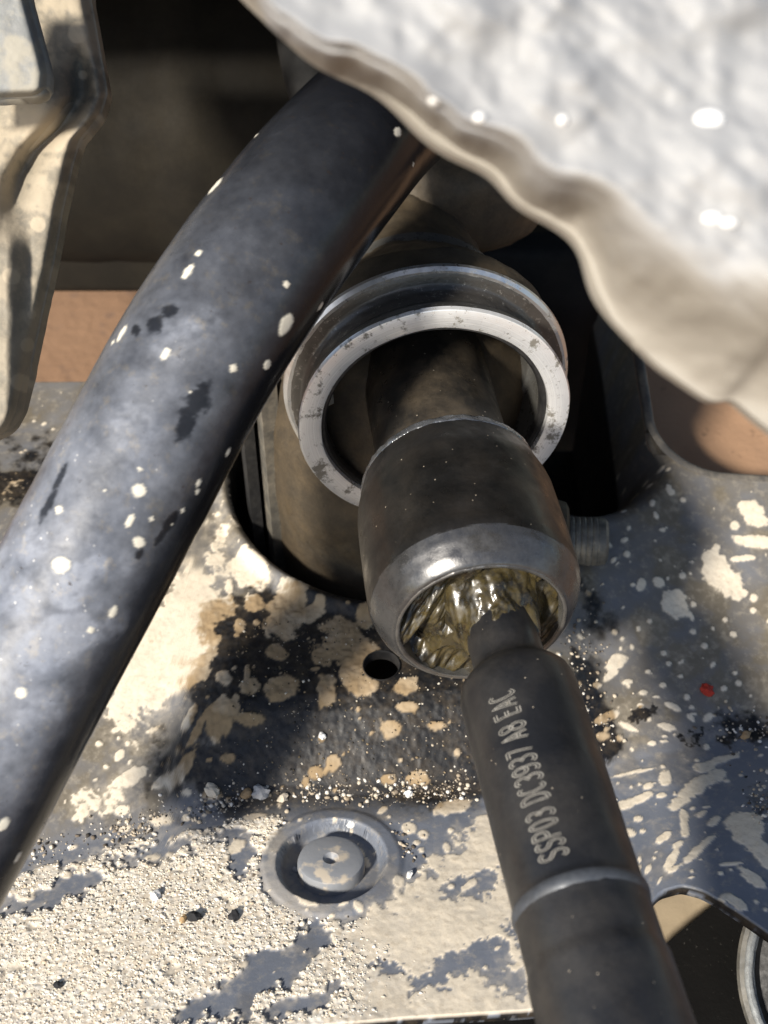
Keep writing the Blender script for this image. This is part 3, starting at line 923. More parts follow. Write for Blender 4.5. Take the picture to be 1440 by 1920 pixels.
    GL = {
        'S': [arc(.27, .75, .25, .23, 20, 270) + arc(.27, .25, .25, .25, 90, -160)],
        'P': [[(0.03, 0), (0.03, .98), (.27, .98)] + arc(.27, .72, .24, .26, 90, -90) + [(.03, .46)]],
        '0': [arc(.27, .5, .24, .48, 0, 360, 17)],
        '3': [arc(.25, .74, .25, .24, 150, -90) + arc(.25, .25, .27, .25, 90, -150)],
        'D': [[(0.03, 0), (0.03, .98), (.2, .98)] + arc(.2, .49, .32, .49, 90, -90) + [(.03, 0)]],
        'C': [arc(.3, .5, .28, .48, 50, 310, 14)],
        '9': [arc(.27, .7, .24, .27, 0, 360, 13) + [(.5, .4)] + arc(.25, .25, .25, .25, 10, -140, 7)],
        '7': [[(0.02, .96), (.5, .96), (.2, 0)]],
        'A': [[(0.0, 0), (.26, .98), (.52, 0)], [(.1, .33), (.42, .33)]],
        '8': [arc(.27, .75, .22, .23, -90, 270, 13), arc(.27, .26, .26, .26, 90, 450, 13)],
        'E': [[(.48, .97), (.04, .97), (.04, .02), (.48, .02)], [(.04, .5), (.42, .5)]],
    }
    tv, tf = [], []
    xcur = 0.0
    for ch in "SSP03 DC3937 A8 EAC":
        if ch == ' ':
            xcur += 0.5
            continue
        for pl in GL[ch]:
            pl = np.array(pl, float)
            sg = np.concatenate([[0], np.cumsum(np.linalg.norm(np.diff(pl, axis=0), axis=1))])
            kk = max(3, int(sg[-1] / 0.06))
            q = np.stack([np.interp(np.linspace(0, sg[-1], kk), sg, pl[:, c_]) for c_ in range(2)], -1)
            tg = np.gradient(q, axis=0)
            tg /= np.linalg.norm(tg, axis=1)[:, None] + 1e-9
            nm_ = np.stack([-tg[:, 1], tg[:, 0]], -1)
            for of in (-0.062, 0.062):
                b0 = len(tv)
                for (p_, n_) in zip(q, nm_):
                    wj = 0.030 * (0.8 + 0.4 * random.random())
                    for e_ in (-wj, wj):
                        v_ = p_ + n_ * (of + e_)
                        tv.append((v_[0] + xcur, v_[1], 0.0))
                for k_ in range(kk - 1):
                    tf.append((b0 + 2 * k_, b0 + 2 * k_ + 1, b0 + 2 * k_ + 3, b0 + 2 * k_ + 2))
        xcur += 0.74
    tv = np.array(tv)
    ra, ru, rw = frame_of(RAX)
    # ends of the line of text in the photo, read from the near end towards the socket
    def on_rod(px, py):
        d = ray(px, py)
        best = None
        for t in np.arange(120, 230, 0.2):
            P = CAM + t * d
            q = P - ROD_A
            s = q @ ra
            rad = np.linalg.norm(q - ra * s)
            if rad < 9.2:
                return s, math.atan2((q @ rw), (q @ ru))
        return None
    s0, p0 = on_rod(1040, 1612)
    s1, p1 = on_rod(938, 1300)
    L = tv[:, 0].max() - tv[:, 0].min()
    x01 = (tv[:, 0] - tv[:, 0].min()) / L
    hgt = 3.9
    ss = s0 + (s1 - s0) * x01
    pm_ = p0 + (p1 - p0) * x01
    # letter tops point to the left of the rod
    sgn = 1.0 if (rw @ RGT) < 0 else -1.0
    phi = pm_ + sgn * (tv[:, 1] - 0.5) * hgt / 9.2
    rr = 9.25 + 0.0 * tv[:, 0]
    V = ROD_A + np.outer(ss, ra) + (np.cos(phi) * rr)[:, None] * ru + (np.sin(phi) * rr)[:, None] * rw
    lm = speckled("pale_stamp", (0.19, 0.18, 0.16), (0.27, 0.255, 0.225), 0.7, (0.08, 0.08, 0.072), 0.5, 0.5)
    mesh_obj("lettering", V, tf, lm, root, False)
    return root


tie_rod = build_tie_rod()


# ================================================================== STABILISER BAR
def catmull(P, k):
    P = np.array(P, float)
    P = np.concatenate([[2 * P[0] - P[1]], P, [2 * P[-1] - P[-2]]])
    out = []
    for i in range(1, len(P) - 2):
        for t in np.linspace(0, 1, k, endpoint=False):
            p0, p1, p2, p3 = P[i - 1:i + 3]
            out.append(0.5 * ((2 * p1) + (-p0 + p2) * t + (2 * p0 - 5 * p1 + 4 * p2 - p3) * t * t + (-p0 + 3 * p1 - 3 * p2 + p3) * t ** 3))
    out.append(P[-2])
    return np.array(out)


BAR_R = 12.5


def build_bar():
    cpx = [(1010, 40, 262), (870, 100, 240), (725, 208, 226), (620, 320, 210), (534, 428, 201), (456, 534, 197), (358, 688, 194), (239, 912, 192), (139, 1102, 191), (55, 1258, 190), (-60, 1480, 189), (-165, 1672, 188.5)]
    C = catmull([unproj(p[0], p[1], p[2]) for p in cpx], 70)
    # even spacing
    seg = np.concatenate([[0], np.cumsum(np.linalg.norm(np.diff(C, axis=0), axis=1))])
    L = seg[-1]
    sv = np.linspace(0, L, int(L / 0.3))
    C = np.stack([np.interp(sv, seg, C[:, k]) for k in range(3)], -1)
    for _ in range(30):
        C[1:-1] = 0.25 * C[:-2] + 0.5 * C[1:-1] + 0.25 * C[2:]
    T = np.gradient(C, axis=0)
    T /= np.linalg.norm(T, axis=1)[:, None]
    up = np.array([0, -0.6, 0.8])
    U = up - T * (T @ up)[:, None]
    U /= np.linalg.norm(U, axis=1)[:, None]
    W = np.cross(T, U)
    NV = 264
    th = np.linspace(0, 2 * math.pi, NV, endpoint=False)
    nrm = U[:, None, :] * np.cos(th)[None, :, None] + W[:, None, :] * np.sin(th)[None, :, None]
    V = C[:, None, :] + BAR_R * nrm
    px, py, dep = project(V)
    view = CAM - V
    front = (nrm * view).sum(-1) > 0
    dust = np.zeros(V.shape[:2])
    spot = np.zeros(V.shape[:2])
    scr = np.zeros(V.shape[:2])

    def loc(x, y):
        q = (px - x) ** 2 + (py - y) ** 2 + np.where(front, 0, 1e9)
        i = np.unravel_index(np.argmin(q), q.shape)
        return V[i], T[i[0]], dep[i]

    nz = fbm(V[..., 0] / 5, V[..., 1] / 5, V[..., 2] / 5, seed=5, octv=4)
    nf = fbm(V[..., 0] / 1.3, V[..., 1] / 1.3, V[..., 2] / 1.3, seed=6, octv=4, gain=0.6)
    lin = fbm(V[..., 0] / 1.0, V[..., 1] / 1.0, V[..., 2] / 6, seed=61, octv=3)
    spots = [(405, 348, 11, 2.0), (537, 608, 16, 1.4), (436, 690, 8, 1), (502, 684, 9, 1), (352, 512, 8, 2), (372, 476, 6, 1), (229, 626, 8, 2.2), (310, 662, 8, 1.5), (260, 920, 12, 1), (260, 1018, 12, 0.8), (374, 905, 6, 1.3), (369, 923, 5, 1.2), (342, 957, 5, 1), (428, 848, 6, 1.5), 
             (538, 535, 7, 1), (745, 248, 8, 1.6), (263, 877, 4, 1), (285, 974, 4, 1), (243, 976, 6, 2.2), (213, 1148, 8, 1.6), (110, 955, 8, 1), (115, 1060, 16, 1), (40, 1298, 10, 1), (6, 1546, 10, 1.4), (34, 1607, 7, 1.6), (170, 1180, 7, 1), (480, 255, 4, 1.6), (774, 308, 4, 1), (212, 640, 5, 1), (600, 575, 5, 2)]
    for (x, y, r, el) in spots:
        P0, t0, d0 = loc(x, y)
        rm = r * d0 / F_PX
        q = V - P0
        al = (q * t0).sum(-1)
        ac2 = np.maximum((q ** 2).sum(-1) - al ** 2, 0)
        dd = np.sqrt((al / (rm * el)) ** 2 + ac2 / rm ** 2) + 0.15 * nf
        spot = np.maximum(spot, sstep(1.12, 0.9, dd))
    # fine spatter directly in surface coordinates
    nu = len(sv)
    for k in range(16):
        i = int(nu * (0.30 + 0.69 * RNG.random() ** 0.45))
        j = int(RNG.integers(0, NV))
        rm = 0.16 + 0.26 * RNG.random() ** 4
        i0, i1 = max(0, i - 6), min(nu, i + 7)
        P0 = V[i, j]
        q = V[i0:i1] - P0
        dd = np.sqrt((q ** 2).sum(-1)) / rm
        spot[i0:i1] = np.maximum(spot[i0:i1], sstep(1.2, 0.7, dd))
    # dusty film: grows towards the lower end, on the side that faces up
    along = sv / L
    g = np.interp(along, [0, 0.34, 0.46, 0.56, 0.68, 0.82, 1], [0.0, 0.0, 0.12, 0.42, 0.75, 1.0, 1.0])[:, None]
    upn = sstep(-0.1, 0.75, nrm[..., 2])
    dust = np.clip(g * upn * (0.72 + 0.30 * nz + 0.12 * nf), 0, 1)
    for (x, y, r, amt) in [(130, 1105, 36, 1.0), (110, 1205, 50, 1.2), (150, 1190, 40, 0.9), (70, 1230, 40, 0.9), (180, 1060, 24, 0.7), (60, 1020, 40, 0.5), (150, 1080, 30, 0.5), (250, 800, 60, 0.25), (330, 640, 50, 0.35), (380, 610, 40, 0.3), (240, 1060, 30, 0.3), (40, 1120, 40, 0.5), (80, 1330, 50, 0.4), (220, 1170, 36, 0.4)]:
        P0, t0, d0 = loc(x, y)
        rm = r * d0 / F_PX
        dd = np.sqrt(((V - P0) ** 2).sum(-1)) / rm + 0.4 * nz
        dust = np.clip(dust + amt * sstep(1.2, 0.4, dd) * (0.7 + 0.5 * nf), 0, 1)
    for (x, y, r, el) in [(315, 985, 10, 2.5), (300, 1010, 9, 2), (262, 1040, 8, 1.5), (325, 970, 8, 2), (290, 605, 18, 1.2), (320, 580, 16, 1.0), (255, 620, 14, 1.0), (110, 900, 10, 3), (90, 950, 12, 3), (350, 800, 16, 2.0), (370, 750, 26, 1.5)]:
        P0, t0, d0 = loc(x, y)
        rm = r * d0 / F_PX
        q = V - P0
        al = (q * t0).sum(-1)
        ac2 = np.maximum((q ** 2).sum(-1) - al ** 2, 0)
        dd = np.sqrt((al / (rm * el)) ** 2 + ac2 / rm ** 2) + 0.45 * nf
        scr = np.maximum(scr, sstep(1.2, 0.7, dd))
    dust = dust * (1 - 0.85 * scr)
    V = V + nrm * (0.10 * spot + 0.05 * dust * nf + 0.02 * nz)[..., None]
    col = np.stack([spot, dust, scr], -1).reshape(-1, 3)
    n = NT("scuffed_black_paint")
    a_s, a_d, a_c = n.attr("mask")
    base = n.mix(n.noise(0.08, 3), (0.004, 0.0045, 0.006), (0.009, 0.010, 0.013))
    dc = n.mix(n.noise(0.12, 5), (0.17, 0.195, 0.25), (0.32, 0.33, 0.36))
    dc = n.mix(n.ramp(n.noise(0.4, 5, 0.7), [(0.55, 0.0), (0.75, 0.8)]), dc, (0.42, 0.38, 0.32))
    dn = n.math('MULTIPLY', a_d, n.ramp(n.noise(0.6, 5, 0.7), [(0.25, 0.7), (0.65, 1.0)]))
    c = n.mix(dn, base, dc)
    pit = n.ramp(n.noise(0.7, 5, 0.75), [(0.30, 1.0), (0.36, 0.0)])
    c = n.mix(n.math('MULTIPLY', pit, 0.85), c, (0.03, 0.022, 0.018))
    sp = n.ramp(n.voronoi(0.55), [(0.0, 1.0), (0.07, 1.0), (0.12, 0.0)])
    sp = n.math('MULTIPLY', sp, n.ramp(a_d, [(0.45, 0.0), (0.8, 0.8)]))
    c = n.mix(sp, c, (0.55, 0.54, 0.52))
    c = n.mix(a_s, c, (0.64, 0.60, 0.50))
    n.set(base=c, rough=n.mix(a_s, n.mix(dn, 0.20, 0.6), 0.9), spec=n.mix(dn, 0.15, 0.5))
    n.bump(n.noise(1.0, 4, 0.65), 0.05, 0.5)
    faces = grid_faces(len(sv), NV, True)
    V = V.reshape(-1, 3)
    # rounded closed ends
    for i_, sg in ((0, -1), (-1, 1)):
        ring_ = (V[:NV] if i_ == 0 else V[len(sv) * NV - NV:len(sv) * NV])
        cc = C[i_]
        prev = (0 if i_ == 0 else len(sv) * NV - NV) + np.arange(NV)
        for q_, dz_ in ((0.85, 2.0), (0.5, 3.0), (0.02, 3.2)):
            nr = cc + (ring_ - cc) * q_ + T[i_] * sg * dz_
            st = len(V)
            V = np.concatenate([V, nr])
            cur = st + np.arange(NV)
            faces = np.concatenate([faces, np.stack([prev, cur, np.roll(cur, -1), np.roll(prev, -1)], -1)])
            col = np.concatenate([col, np.zeros((NV, 3))])
            prev = cur
    o = mesh_obj("stabiliser_bar", V.reshape(-1, 3), faces, n.m, None, True, {"mask": col})
    fix_normals(o)
    tag(o, "thick curved black steel bar, dusty and scuffed, crossing over the subframe", "stabiliser bar")
    return o


bar = build_bar()


# ================================================================== DUSTY BRACKET AND GUARD PLATE ON THE LEFT
def slab(name, P, N, thick, mat, parent=None, attr=None):
    """grid of points P (nu,nv,3) given a back at a distance thick along -N, with closed edges"""
    nu, nv = P.shape[:2]
    B = P - np.asarray(N) * thick
    V = np.concatenate([P.reshape(-1, 3), B.reshape(-1, 3)])
    f = grid_faces(nu, nv)
    off = nu * nv
    fb = f[:, ::-1] + off
    idx = np.arange(nu * nv).reshape(nu, nv)
    loop = np.concatenate([idx[:, 0], idx[-1, 1:], idx[::-1, -1][1:], idx[0, ::-1][1:-1]])
    l2 = np.roll(loop, -1)
    side = np.stack([loop, loop + off, l2 + off, l2], -1)
    F = np.concatenate([f, fb, side])
    if attr is not None:
        attr = {k: np.concatenate([a, a]) for k, a in attr.items()}
    o = mesh_obj(name, V, F, mat, parent, True, attr, 50)
    fix_normals(o)
    return o


def mud_mat(name, bare, bare2, mudc, mud2, rough=0.55):
    n = NT(name)
    am, ab, ac = n.attr("mask")
    c = n.mix(n.noise(0.15, 4), bare, bare2)
    c = n.mix(n.ramp(n.noise(0.5, 5, 0.7), [(0.5, 0.0), (0.75, 0.5)]), c, mudc)
    m = n.mix(n.noise(0.15, 5), mudc, mud2)
    c = n.mix(am, c, m)
    n.set(base=c, rough=n.mix(am, rough, 0.95), spec=0.3)
    n.bump(n.noise(1.0, 5, 0.65), 0.15, 0.5)
    return n.m


def build_bracket():
    ys = np.linspace(-90, 826, 300)
    edge_y = [-90, 0, 60, 130, 175, 215, 262, 300, 400, 500, 600, 700, 770, 800, 815, 826]
    edge_x = [168, 172, 183, 195, 203, 190, 152, 140, 118, 100, 78, 58, 40, 24, 6, -20]
    xr = np.interp(ys, edge_y, edge_x)
    k = np.exp(-np.linspace(-2, 2, 9) ** 2)
    xr = np.convolve(np.pad(xr, 4, 'edge'), k / k.sum(), 'valid')
    u = np.linspace(0, 1, 160)
    PX = -190 + (xr + 190)[:, None] * u[None, :]
    PY = np.repeat(ys[:, None], 160, 1)
    inward = (xr[:, None] - PX)
    d = 236 - 0.020 * (PY - 400)
    d = d + 5 * np.exp(-(inward / 14) ** 2)                     # rolled right edge
    # pressed S-shaped swage and a boss beside it
    sw_x = np.interp(ys, [-90, 100, 180, 230, 280, 330, 420, 830], [210, 150, 152, 120, 70, 40, 20, -20])[:, None]
    d = d + 7 * np.exp(-((PX - sw_x) / 26) ** 2) * sstep(60, 150, PY) * sstep(480, 330, PY)
    d = d - 6 * np.exp(-((PX - 85) / 60) ** 2 - ((PY - 190) / 60) ** 2)
    d = d - 5 * sstep(60, 10, PX) * sstep(350, 480, PY)
    P = unproj(PX, PY, d)
    n1 = fbm(PX / 60, PY / 60, seed=71, octv=4)
    P = P + (0.35 * n1)[..., None] * (-FWD)
    n4 = fbm(PX / 16, PY / 16, seed=78, octv=4, gain=0.6)
    mud = 0.2 + 0.6 * sstep(-0.3, 0.5, n1 + 0.1 + 0.45 * n4) * sstep(1000, 350, PY)
    mud = np.clip(mud + 0.6 * np.exp(-((PX - 85) / 55) ** 2 - ((PY - 215) / 75) ** 2) - 0.6 * np.exp(-((PX - sw_x) / 24) ** 2) * sstep(60, 150, PY) * sstep(480, 330, PY), 0, 1)
    for (x, y, r) in [(150, 60, 20), (140, 255, 26), (52, 648, 17), (38, 716, 18), (60, 590, 10), (155, 140, 8), (110, 275, 10), (20, 520, 18), (70, 420, 14)]:
        mud = np.maximum(mud, sstep(1.15, 0.85, np.hypot(PX - x, PY - y) / r + 0.25 * n1))
    m = mud_mat("dusty_bracket", (0.16, 0.145, 0.12), (0.20, 0.185, 0.15), (0.40, 0.34, 0.25), (0.47, 0.40, 0.30))
    o = slab("dusty_bracket", P, -FWD, 4.0, m, None, {"mask": np.stack([mud, mud * 0, mud * 0], -1).reshape(-1, 3)})
    tag(o, "beige mud-caked steel bracket with pressed swage, tucked behind the small grey plate", "bracket")
    # grey plate in front of it
    ys = np.linspace(-90, 186, 120)
    xr = np.interp(ys, [-90, 0, 60, 110, 140, 165, 180, 186], [40, 58, 74, 88, 94, 92, 84, 66])
    u = np.linspace(0, 1, 80)
    PX = -170 + (xr + 170)[:, None] * u[None, :]
    PY = np.repeat(ys[:, None], 80, 1) - 6 * (PX - 60) / 230
    inward = xr[:, None] - PX
    d = 214 + 0.01 * PY + 4 * np.exp(-(inward / 12) ** 2) + 4 * np.exp(-((186 - ys)[:, None] / 10) ** 2)
    n1 = fbm(PX / 50, PY / 50, seed=83, octv=4)
    P = unproj(PX, PY, d) + (0.25 * n1)[..., None] * (-FWD)
    mud = 0.6 * sstep(0.0, 0.8, n1 + 0.9 * np.exp(-((PX - 25) / 16) ** 2 - ((PY - 85) / 30) ** 2))
    m = mud_mat("grey_plate", (0.17, 0.18, 0.18), (0.23, 0.23, 0.225), (0.36, 0.33, 0.26), (0.42, 0.38, 0.30))
    o = slab("guard_plate", P, -FWD, 3.0, m, None, {"mask": np.stack([mud, mud * 0, mud * 0], -1).reshape(-1, 3)})
    tag(o, "small grey metal plate with a rounded corner, overlapping the beige bracket", "metal plate")


build_bracket()


# ================================================================== CRUMPLED SHEET ON THE RIGHT
def build_sheet():
    edge = np.array([(400, -70), (455, -10), (500, 30), (560, 88), (610, 122), (680, 150), (735, 190), (790, 250), (850, 290), (920, 318), (960, 372), (1010, 402), (1060, 430), (1095, 470), (1108, 540), (1150, 600), (1200, 650), (1240, 690), (1290, 722), (1340, 757), (1372, 745), (1400, 770), (1440, 803), (1500, 850), (1580, 930)], float)
    E = catmull(edge, 16)
    for _ in range(90):
        E[1:-1] = 0.25 * E[:-2] + 0.5 * E[1:-1] + 0.25 * E[2:]
    seg = np.concatenate([[0], np.cumsum(np.linalg.norm(np.diff(E, axis=0), axis=1))])
    NU = 420
    sv = np.linspace(0, seg[-1], NU)
    E = np.stack([np.interp(sv, seg, E[:, k]) for k in range(2)], -1)
    dirv = np.array([0.62, -0.78])
    NV = 330
    v = np.linspace(0, 1, NV) ** 1.4 * 1250
    # base line smoother than the torn edge, so that folds do not copy it
    base = np.stack([np.linspace(E[0, 0], E[-1, 0], NU), np.linspace(E[0, 1], E[-1, 1], NU)], -1)
    bl = np.exp(-v / 260)[None, :, None]
    A = E[:, None, :] * bl + (base + (E.mean(0) - base.mean(0)))[:, None, :] * (1 - bl)
    PX = A[..., 0] + dirv[0] * v[None, :]
    PY = A[..., 1] + dirv[1] * v[None, :]
    un = np.repeat(np.linspace(0, 1, NU)[:, None], NV, 1)
    vv = np.repeat(v[None, :], NU, 0)
    # rolled-under beige lip, wider towards the lower right
    lipw = np.interp(un, [0, 0.25, 0.5, 0.75, 1], [30, 60, 125, 225, 280])
    n1 = fbm(PX / 150, PY / 150, seed=91, octv=3, gain=0.42)
    n2 = fbm((PX * 0.78 + 0.62 * PY) / 230, (PY * 0.78 - 0.62 * PX) / 75, seed=97, octv=3, gain=0.45)
    d = 106 + 20 * sstep(1.15, 0.0, (vv + 22 * n1) / lipw) ** 1.3 + 0.010 * vv
    d = d + (1.6 * n1 + 0.45 * n2) * (0.35 + 0.65 * sstep(0, 160, vv))
    P = unproj(PX, PY, d)
    beige = sstep(1.35, 0.55, (vv + 45 * n1 + 22 * n2) / lipw)
    n = NT("crumpled_grey_skin")
    am, ab, ac = n.attr("mask")
    c = n.mix(n.noise(0.06, 5), (0.27, 0.27, 0.272), (0.34, 0.34, 0.338))
    c = n.mix(n.ramp(n.noise(0.15, 4), [(0.5, 0.0), (0.75, 0.4)]), c, (0.25, 0.245, 0.24))
    b = n.mix(n.noise(0.10, 5), (0.245, 0.225, 0.19), (0.315, 0.29, 0.25))
    c = n.mix(am, c, b)
    n.set(base=c, rough=0.62, spec=0.4)
    n.bump(n.noise(0.3, 6, 0.6), 0.5, 0.35)
    root_p = mm2w([unproj(1440, 100, 140)])[0]
    root = empty("crumpled_cover", tuple(unproj(1500, 60, 150)), "crumpled pale grey cover with a dusty beige lip, hanging over the rack housing", "cover")
    o = slab("sheet", P, -FWD, 2.5, n.m, root, {"mask": np.stack([beige, beige * 0, beige * 0], -1).reshape(-1, 3)})
    # white blobs standing in for blurred glints on it
    wm = NT("glint_blob")
    wm.set(base=(0.88, 0.87, 0.84), rough=0.35)
    q2 = np.stack([PX, PY], -1).reshape(-1, 2)
    Pf = P.reshape(-1, 3)
    for (x, y, rx, ry) in [(1330, 222, 3.0 * 10, 19), (900, 222, 12, 10), (816, 190, 12, 8), (1055, 226, 10, 10), (1335, 408, 20, 12), (1368, 418, 18, 10)]:
        i = int(np.argmin(((q2 - (x, y)) ** 2).sum(1)))
        dpt = (Pf[i] - CAM) @ FWD
        k = dpt / F_PX
        bm = bmesh.new()
        bmesh.ops.create_icosphere(bm, subdivisions=2, radius=1)
        V = np.array([w.co for w in bm.verts])
        fa = [tuple(w.index for w in f_.verts) for f_ in bm.faces]
        bm.free()
        V = Pf[i] + V[:, :1] * RGT * rx * k + V[:, 1:2] * UPV * ry * k + V[:, 2:] * FWD * 0.7
        mesh_obj("glint_blob", V, fa, wm.m, root)
    return root


build_sheet()


# ================================================================== DARK PARTS BEHIND AND BELOW
m_under = speckled("added_black", (0.010, 0.010, 0.011), (0.018, 0.017, 0.016), 0.85, (0.04, 0.034, 0.028), 0.5, 0.03, 0.0, 0.2)
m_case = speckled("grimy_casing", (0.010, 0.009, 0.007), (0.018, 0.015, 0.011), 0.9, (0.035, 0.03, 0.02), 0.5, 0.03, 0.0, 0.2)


# unseen floor pan and arch, added to block sun and sky at the back
pan = empty("unseen_pan", (0, 480, 62), "unseen black underbody pan and arch, sized to shade the parts below", "unseen pan")
box_obj("added_pan_sheet", (-255, 254, 62), (330, 760, 70), m_under, pan)
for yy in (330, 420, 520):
    box_obj("added_rib", (-250, yy, 50), (125, yy + 18, 62.5), m_under, pan)
box_obj("added_rear_wall", (-255, 745, -120), (130, 760, 62.5), m_under, pan)
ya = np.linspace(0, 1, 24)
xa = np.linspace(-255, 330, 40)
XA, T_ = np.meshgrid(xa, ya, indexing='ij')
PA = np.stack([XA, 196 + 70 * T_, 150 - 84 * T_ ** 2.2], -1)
slab("unseen_arch", PA, np.array([0, 0.5, 0.86]), 3, m_under, pan)

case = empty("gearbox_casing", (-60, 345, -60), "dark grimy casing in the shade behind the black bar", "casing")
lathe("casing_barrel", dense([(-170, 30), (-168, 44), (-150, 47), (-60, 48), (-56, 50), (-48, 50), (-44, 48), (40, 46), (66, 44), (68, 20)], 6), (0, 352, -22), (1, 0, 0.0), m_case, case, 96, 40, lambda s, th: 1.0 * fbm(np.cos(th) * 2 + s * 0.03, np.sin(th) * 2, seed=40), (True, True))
box_obj("dark_backing", (-45, 300, -148), (66, 318, -40), m_under, case, 3)  # added black box, closes the dark void behind the ring
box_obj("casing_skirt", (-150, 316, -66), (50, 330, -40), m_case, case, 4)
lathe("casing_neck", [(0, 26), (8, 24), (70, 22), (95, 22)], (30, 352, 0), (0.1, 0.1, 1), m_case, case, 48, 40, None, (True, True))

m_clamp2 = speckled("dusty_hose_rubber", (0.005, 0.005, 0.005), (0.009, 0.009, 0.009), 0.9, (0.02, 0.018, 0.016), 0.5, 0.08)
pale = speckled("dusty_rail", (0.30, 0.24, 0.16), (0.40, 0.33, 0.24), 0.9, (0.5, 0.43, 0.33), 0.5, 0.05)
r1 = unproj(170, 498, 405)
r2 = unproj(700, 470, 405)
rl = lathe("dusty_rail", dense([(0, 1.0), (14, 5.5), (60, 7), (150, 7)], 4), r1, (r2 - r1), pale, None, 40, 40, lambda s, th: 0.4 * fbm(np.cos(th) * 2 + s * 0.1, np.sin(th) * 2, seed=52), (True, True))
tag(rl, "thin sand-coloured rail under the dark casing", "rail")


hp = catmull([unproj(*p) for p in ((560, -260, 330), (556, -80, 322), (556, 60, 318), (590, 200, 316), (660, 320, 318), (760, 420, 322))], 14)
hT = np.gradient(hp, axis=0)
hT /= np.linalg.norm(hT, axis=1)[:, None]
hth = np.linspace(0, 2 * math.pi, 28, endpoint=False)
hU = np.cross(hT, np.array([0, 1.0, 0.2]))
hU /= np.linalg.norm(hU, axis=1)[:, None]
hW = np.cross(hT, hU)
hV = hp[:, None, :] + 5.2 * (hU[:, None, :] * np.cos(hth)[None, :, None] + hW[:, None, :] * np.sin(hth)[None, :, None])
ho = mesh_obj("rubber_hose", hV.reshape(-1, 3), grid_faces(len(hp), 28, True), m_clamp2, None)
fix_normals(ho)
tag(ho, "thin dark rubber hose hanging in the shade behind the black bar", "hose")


def build_tray():
    z = -84.0
    poly = [(-90, 113), (-90, 15), (125, 15), (125, 172), (66.5, 128), (54, 118.5), (48, 113)]
    bm = bmesh.new()
    vs = [bm.verts.new((x, y, z)) for x, y in poly]
    f = bm.faces.new(vs)
    r = bmesh.ops.extrude_face_region(bm, geom=[f])
    for v in [g for g in r['geom'] if isinstance(g, bmesh.types.BMVert)]:
        v.co.z -= 4
    bmesh.ops.recalc_face_normals(bm, faces=bm.faces)
    V = np.array([v.co for v in bm.verts])
    fa = [tuple(v.index for v in f_.verts) for f_ in bm.faces]
    bm.free()
    n = NT("dusty_black_plastic")
    c = n.mix(n.noise(0.1, 4), (0.004, 0.004, 0.004), (0.008, 0.0075, 0.007))
    sp = n.ramp(n.noise(1.1, 4, 0.8), [(0.66, 0.0), (0.74, 0.7)])
    c = n.mix(sp, c, (0.17, 0.16, 0.14))
    n.set(base=c, rough=0.85, spec=0.08)
    n.bump(n.noise(0.8, 4, 0.7), 0.25, 0.6)
    o = mesh_obj("plastic_tray", V, fa, n.m, None, False)
    tag(o, "black plastic tray sprinkled with dust, below the subframe edge", "tray")
    # added tan plate standing in for the ground glimpsed under the flange
    m = mud_mat("tan_plate", (0.30, 0.24, 0.16), (0.36, 0.29, 0.20), (0.40, 0.32, 0.215), (0.46, 0.37, 0.25), 0.8)
    xs = np.linspace(20, 110, 50)
    ys = np.linspace(100, 190, 50)
    X, Y = np.meshgrid(xs, ys, indexing='ij')
    Z = -93 + 0.8 * fbm(X / 12, Y / 12, seed=66)
    P = np.stack([X, Y, Z], -1)
    mk = sstep(-0.2, 0.3, fbm(X / 6, Y / 6, seed=67))
    o = slab("ground_plate", P, np.array([0, 0, 1.0]), 6, m, None, {"mask": np.stack([mk, mk * 0, mk * 0], -1).reshape(-1, 3)})
    tag(o, "added tan plate standing in for ground between tie rod and flange", "ground stand-in")


build_tray()

# added earth-brown panel catching sun, stands in for ground behind the rounded cut-out
gm = NT("earth_panel")
gc = gm.mix(gm.noise(0.03, 5), (0.30, 0.185, 0.115), (0.36, 0.225, 0.14))
gc = gm.mix(gm.ramp(gm.noise(0.25, 4), [(0.64, 0.0), (0.72, 0.5)]), gc, (0.12, 0.08, 0.055))
gm.set(base=gc, rough=0.95, spec=0.15)
gm.bump(gm.noise(0.6, 5), 0.4, 0.5)
gX, gY = np.meshgrid(np.linspace(68.5, 170, 60), np.linspace(224, 340, 60), indexing='ij')
gP = np.stack([gX, gY, -62 + 0.12 * (gY - 224) + 1.2 * fbm(gX / 30, gY / 30, seed=58)], -1)
go = slab("ground_panel", gP, np.array([0, 0, 1.0]), 3, gm.m)
tag(go, "added earth-brown panel standing in for sunlit ground behind the rounded cut-out", "sunlit ground stand-in")

# round bushing sleeve in the lower right
bs = empty("bushing_sleeve", tuple(unproj(1645, 1842, 226)), "round grey metal sleeve with a grainy rim beside the tray", "bushing")
bc = unproj(1645, 1842, 226)
bax = np.array([-0.36, -0.45, 0.83])
m_slv = speckled("grey_sleeve", (0.06, 0.058, 0.05), (0.09, 0.085, 0.075), 0.6, (0.25, 0.23, 0.19), 0.5, 0.2)
m_grn = speckled("grainy_rim", (0.20, 0.215, 0.22), (0.36, 0.37, 0.365), 0.6, (0.10, 0.10, 0.10), 0.7, 0.8, 0.2, 0.5, 2.0, 0.2)
lathe("sleeve_wall", [(-26, 23.0), (-3.0, 24.2), (-1.0, 24.2), (-0.3, 23.6), (-0.2, 22.0)], bc, bax, m_slv, bs, 96, 30, None, (True, False))
lathe("grainy_rim", dense([(-0.4, 22.8), (0.5, 22.5), (0.8, 21.9), (0.4, 21.3), (-1.2, 21.0)], 0.3), bc, bax, m_grn, bs, 160, 60, lambda s, th: 0.12 * vnoise(th * 60, np.zeros_like(th) + s * 3, seed=5))
lathe("inner_rubber", [(-1.0, 21.1), (-4.0, 20.4), (-4.5, 9), (-1.5, 8), (-1.5, 0.2)], bc, bax, m_seal, bs, 96, 30)


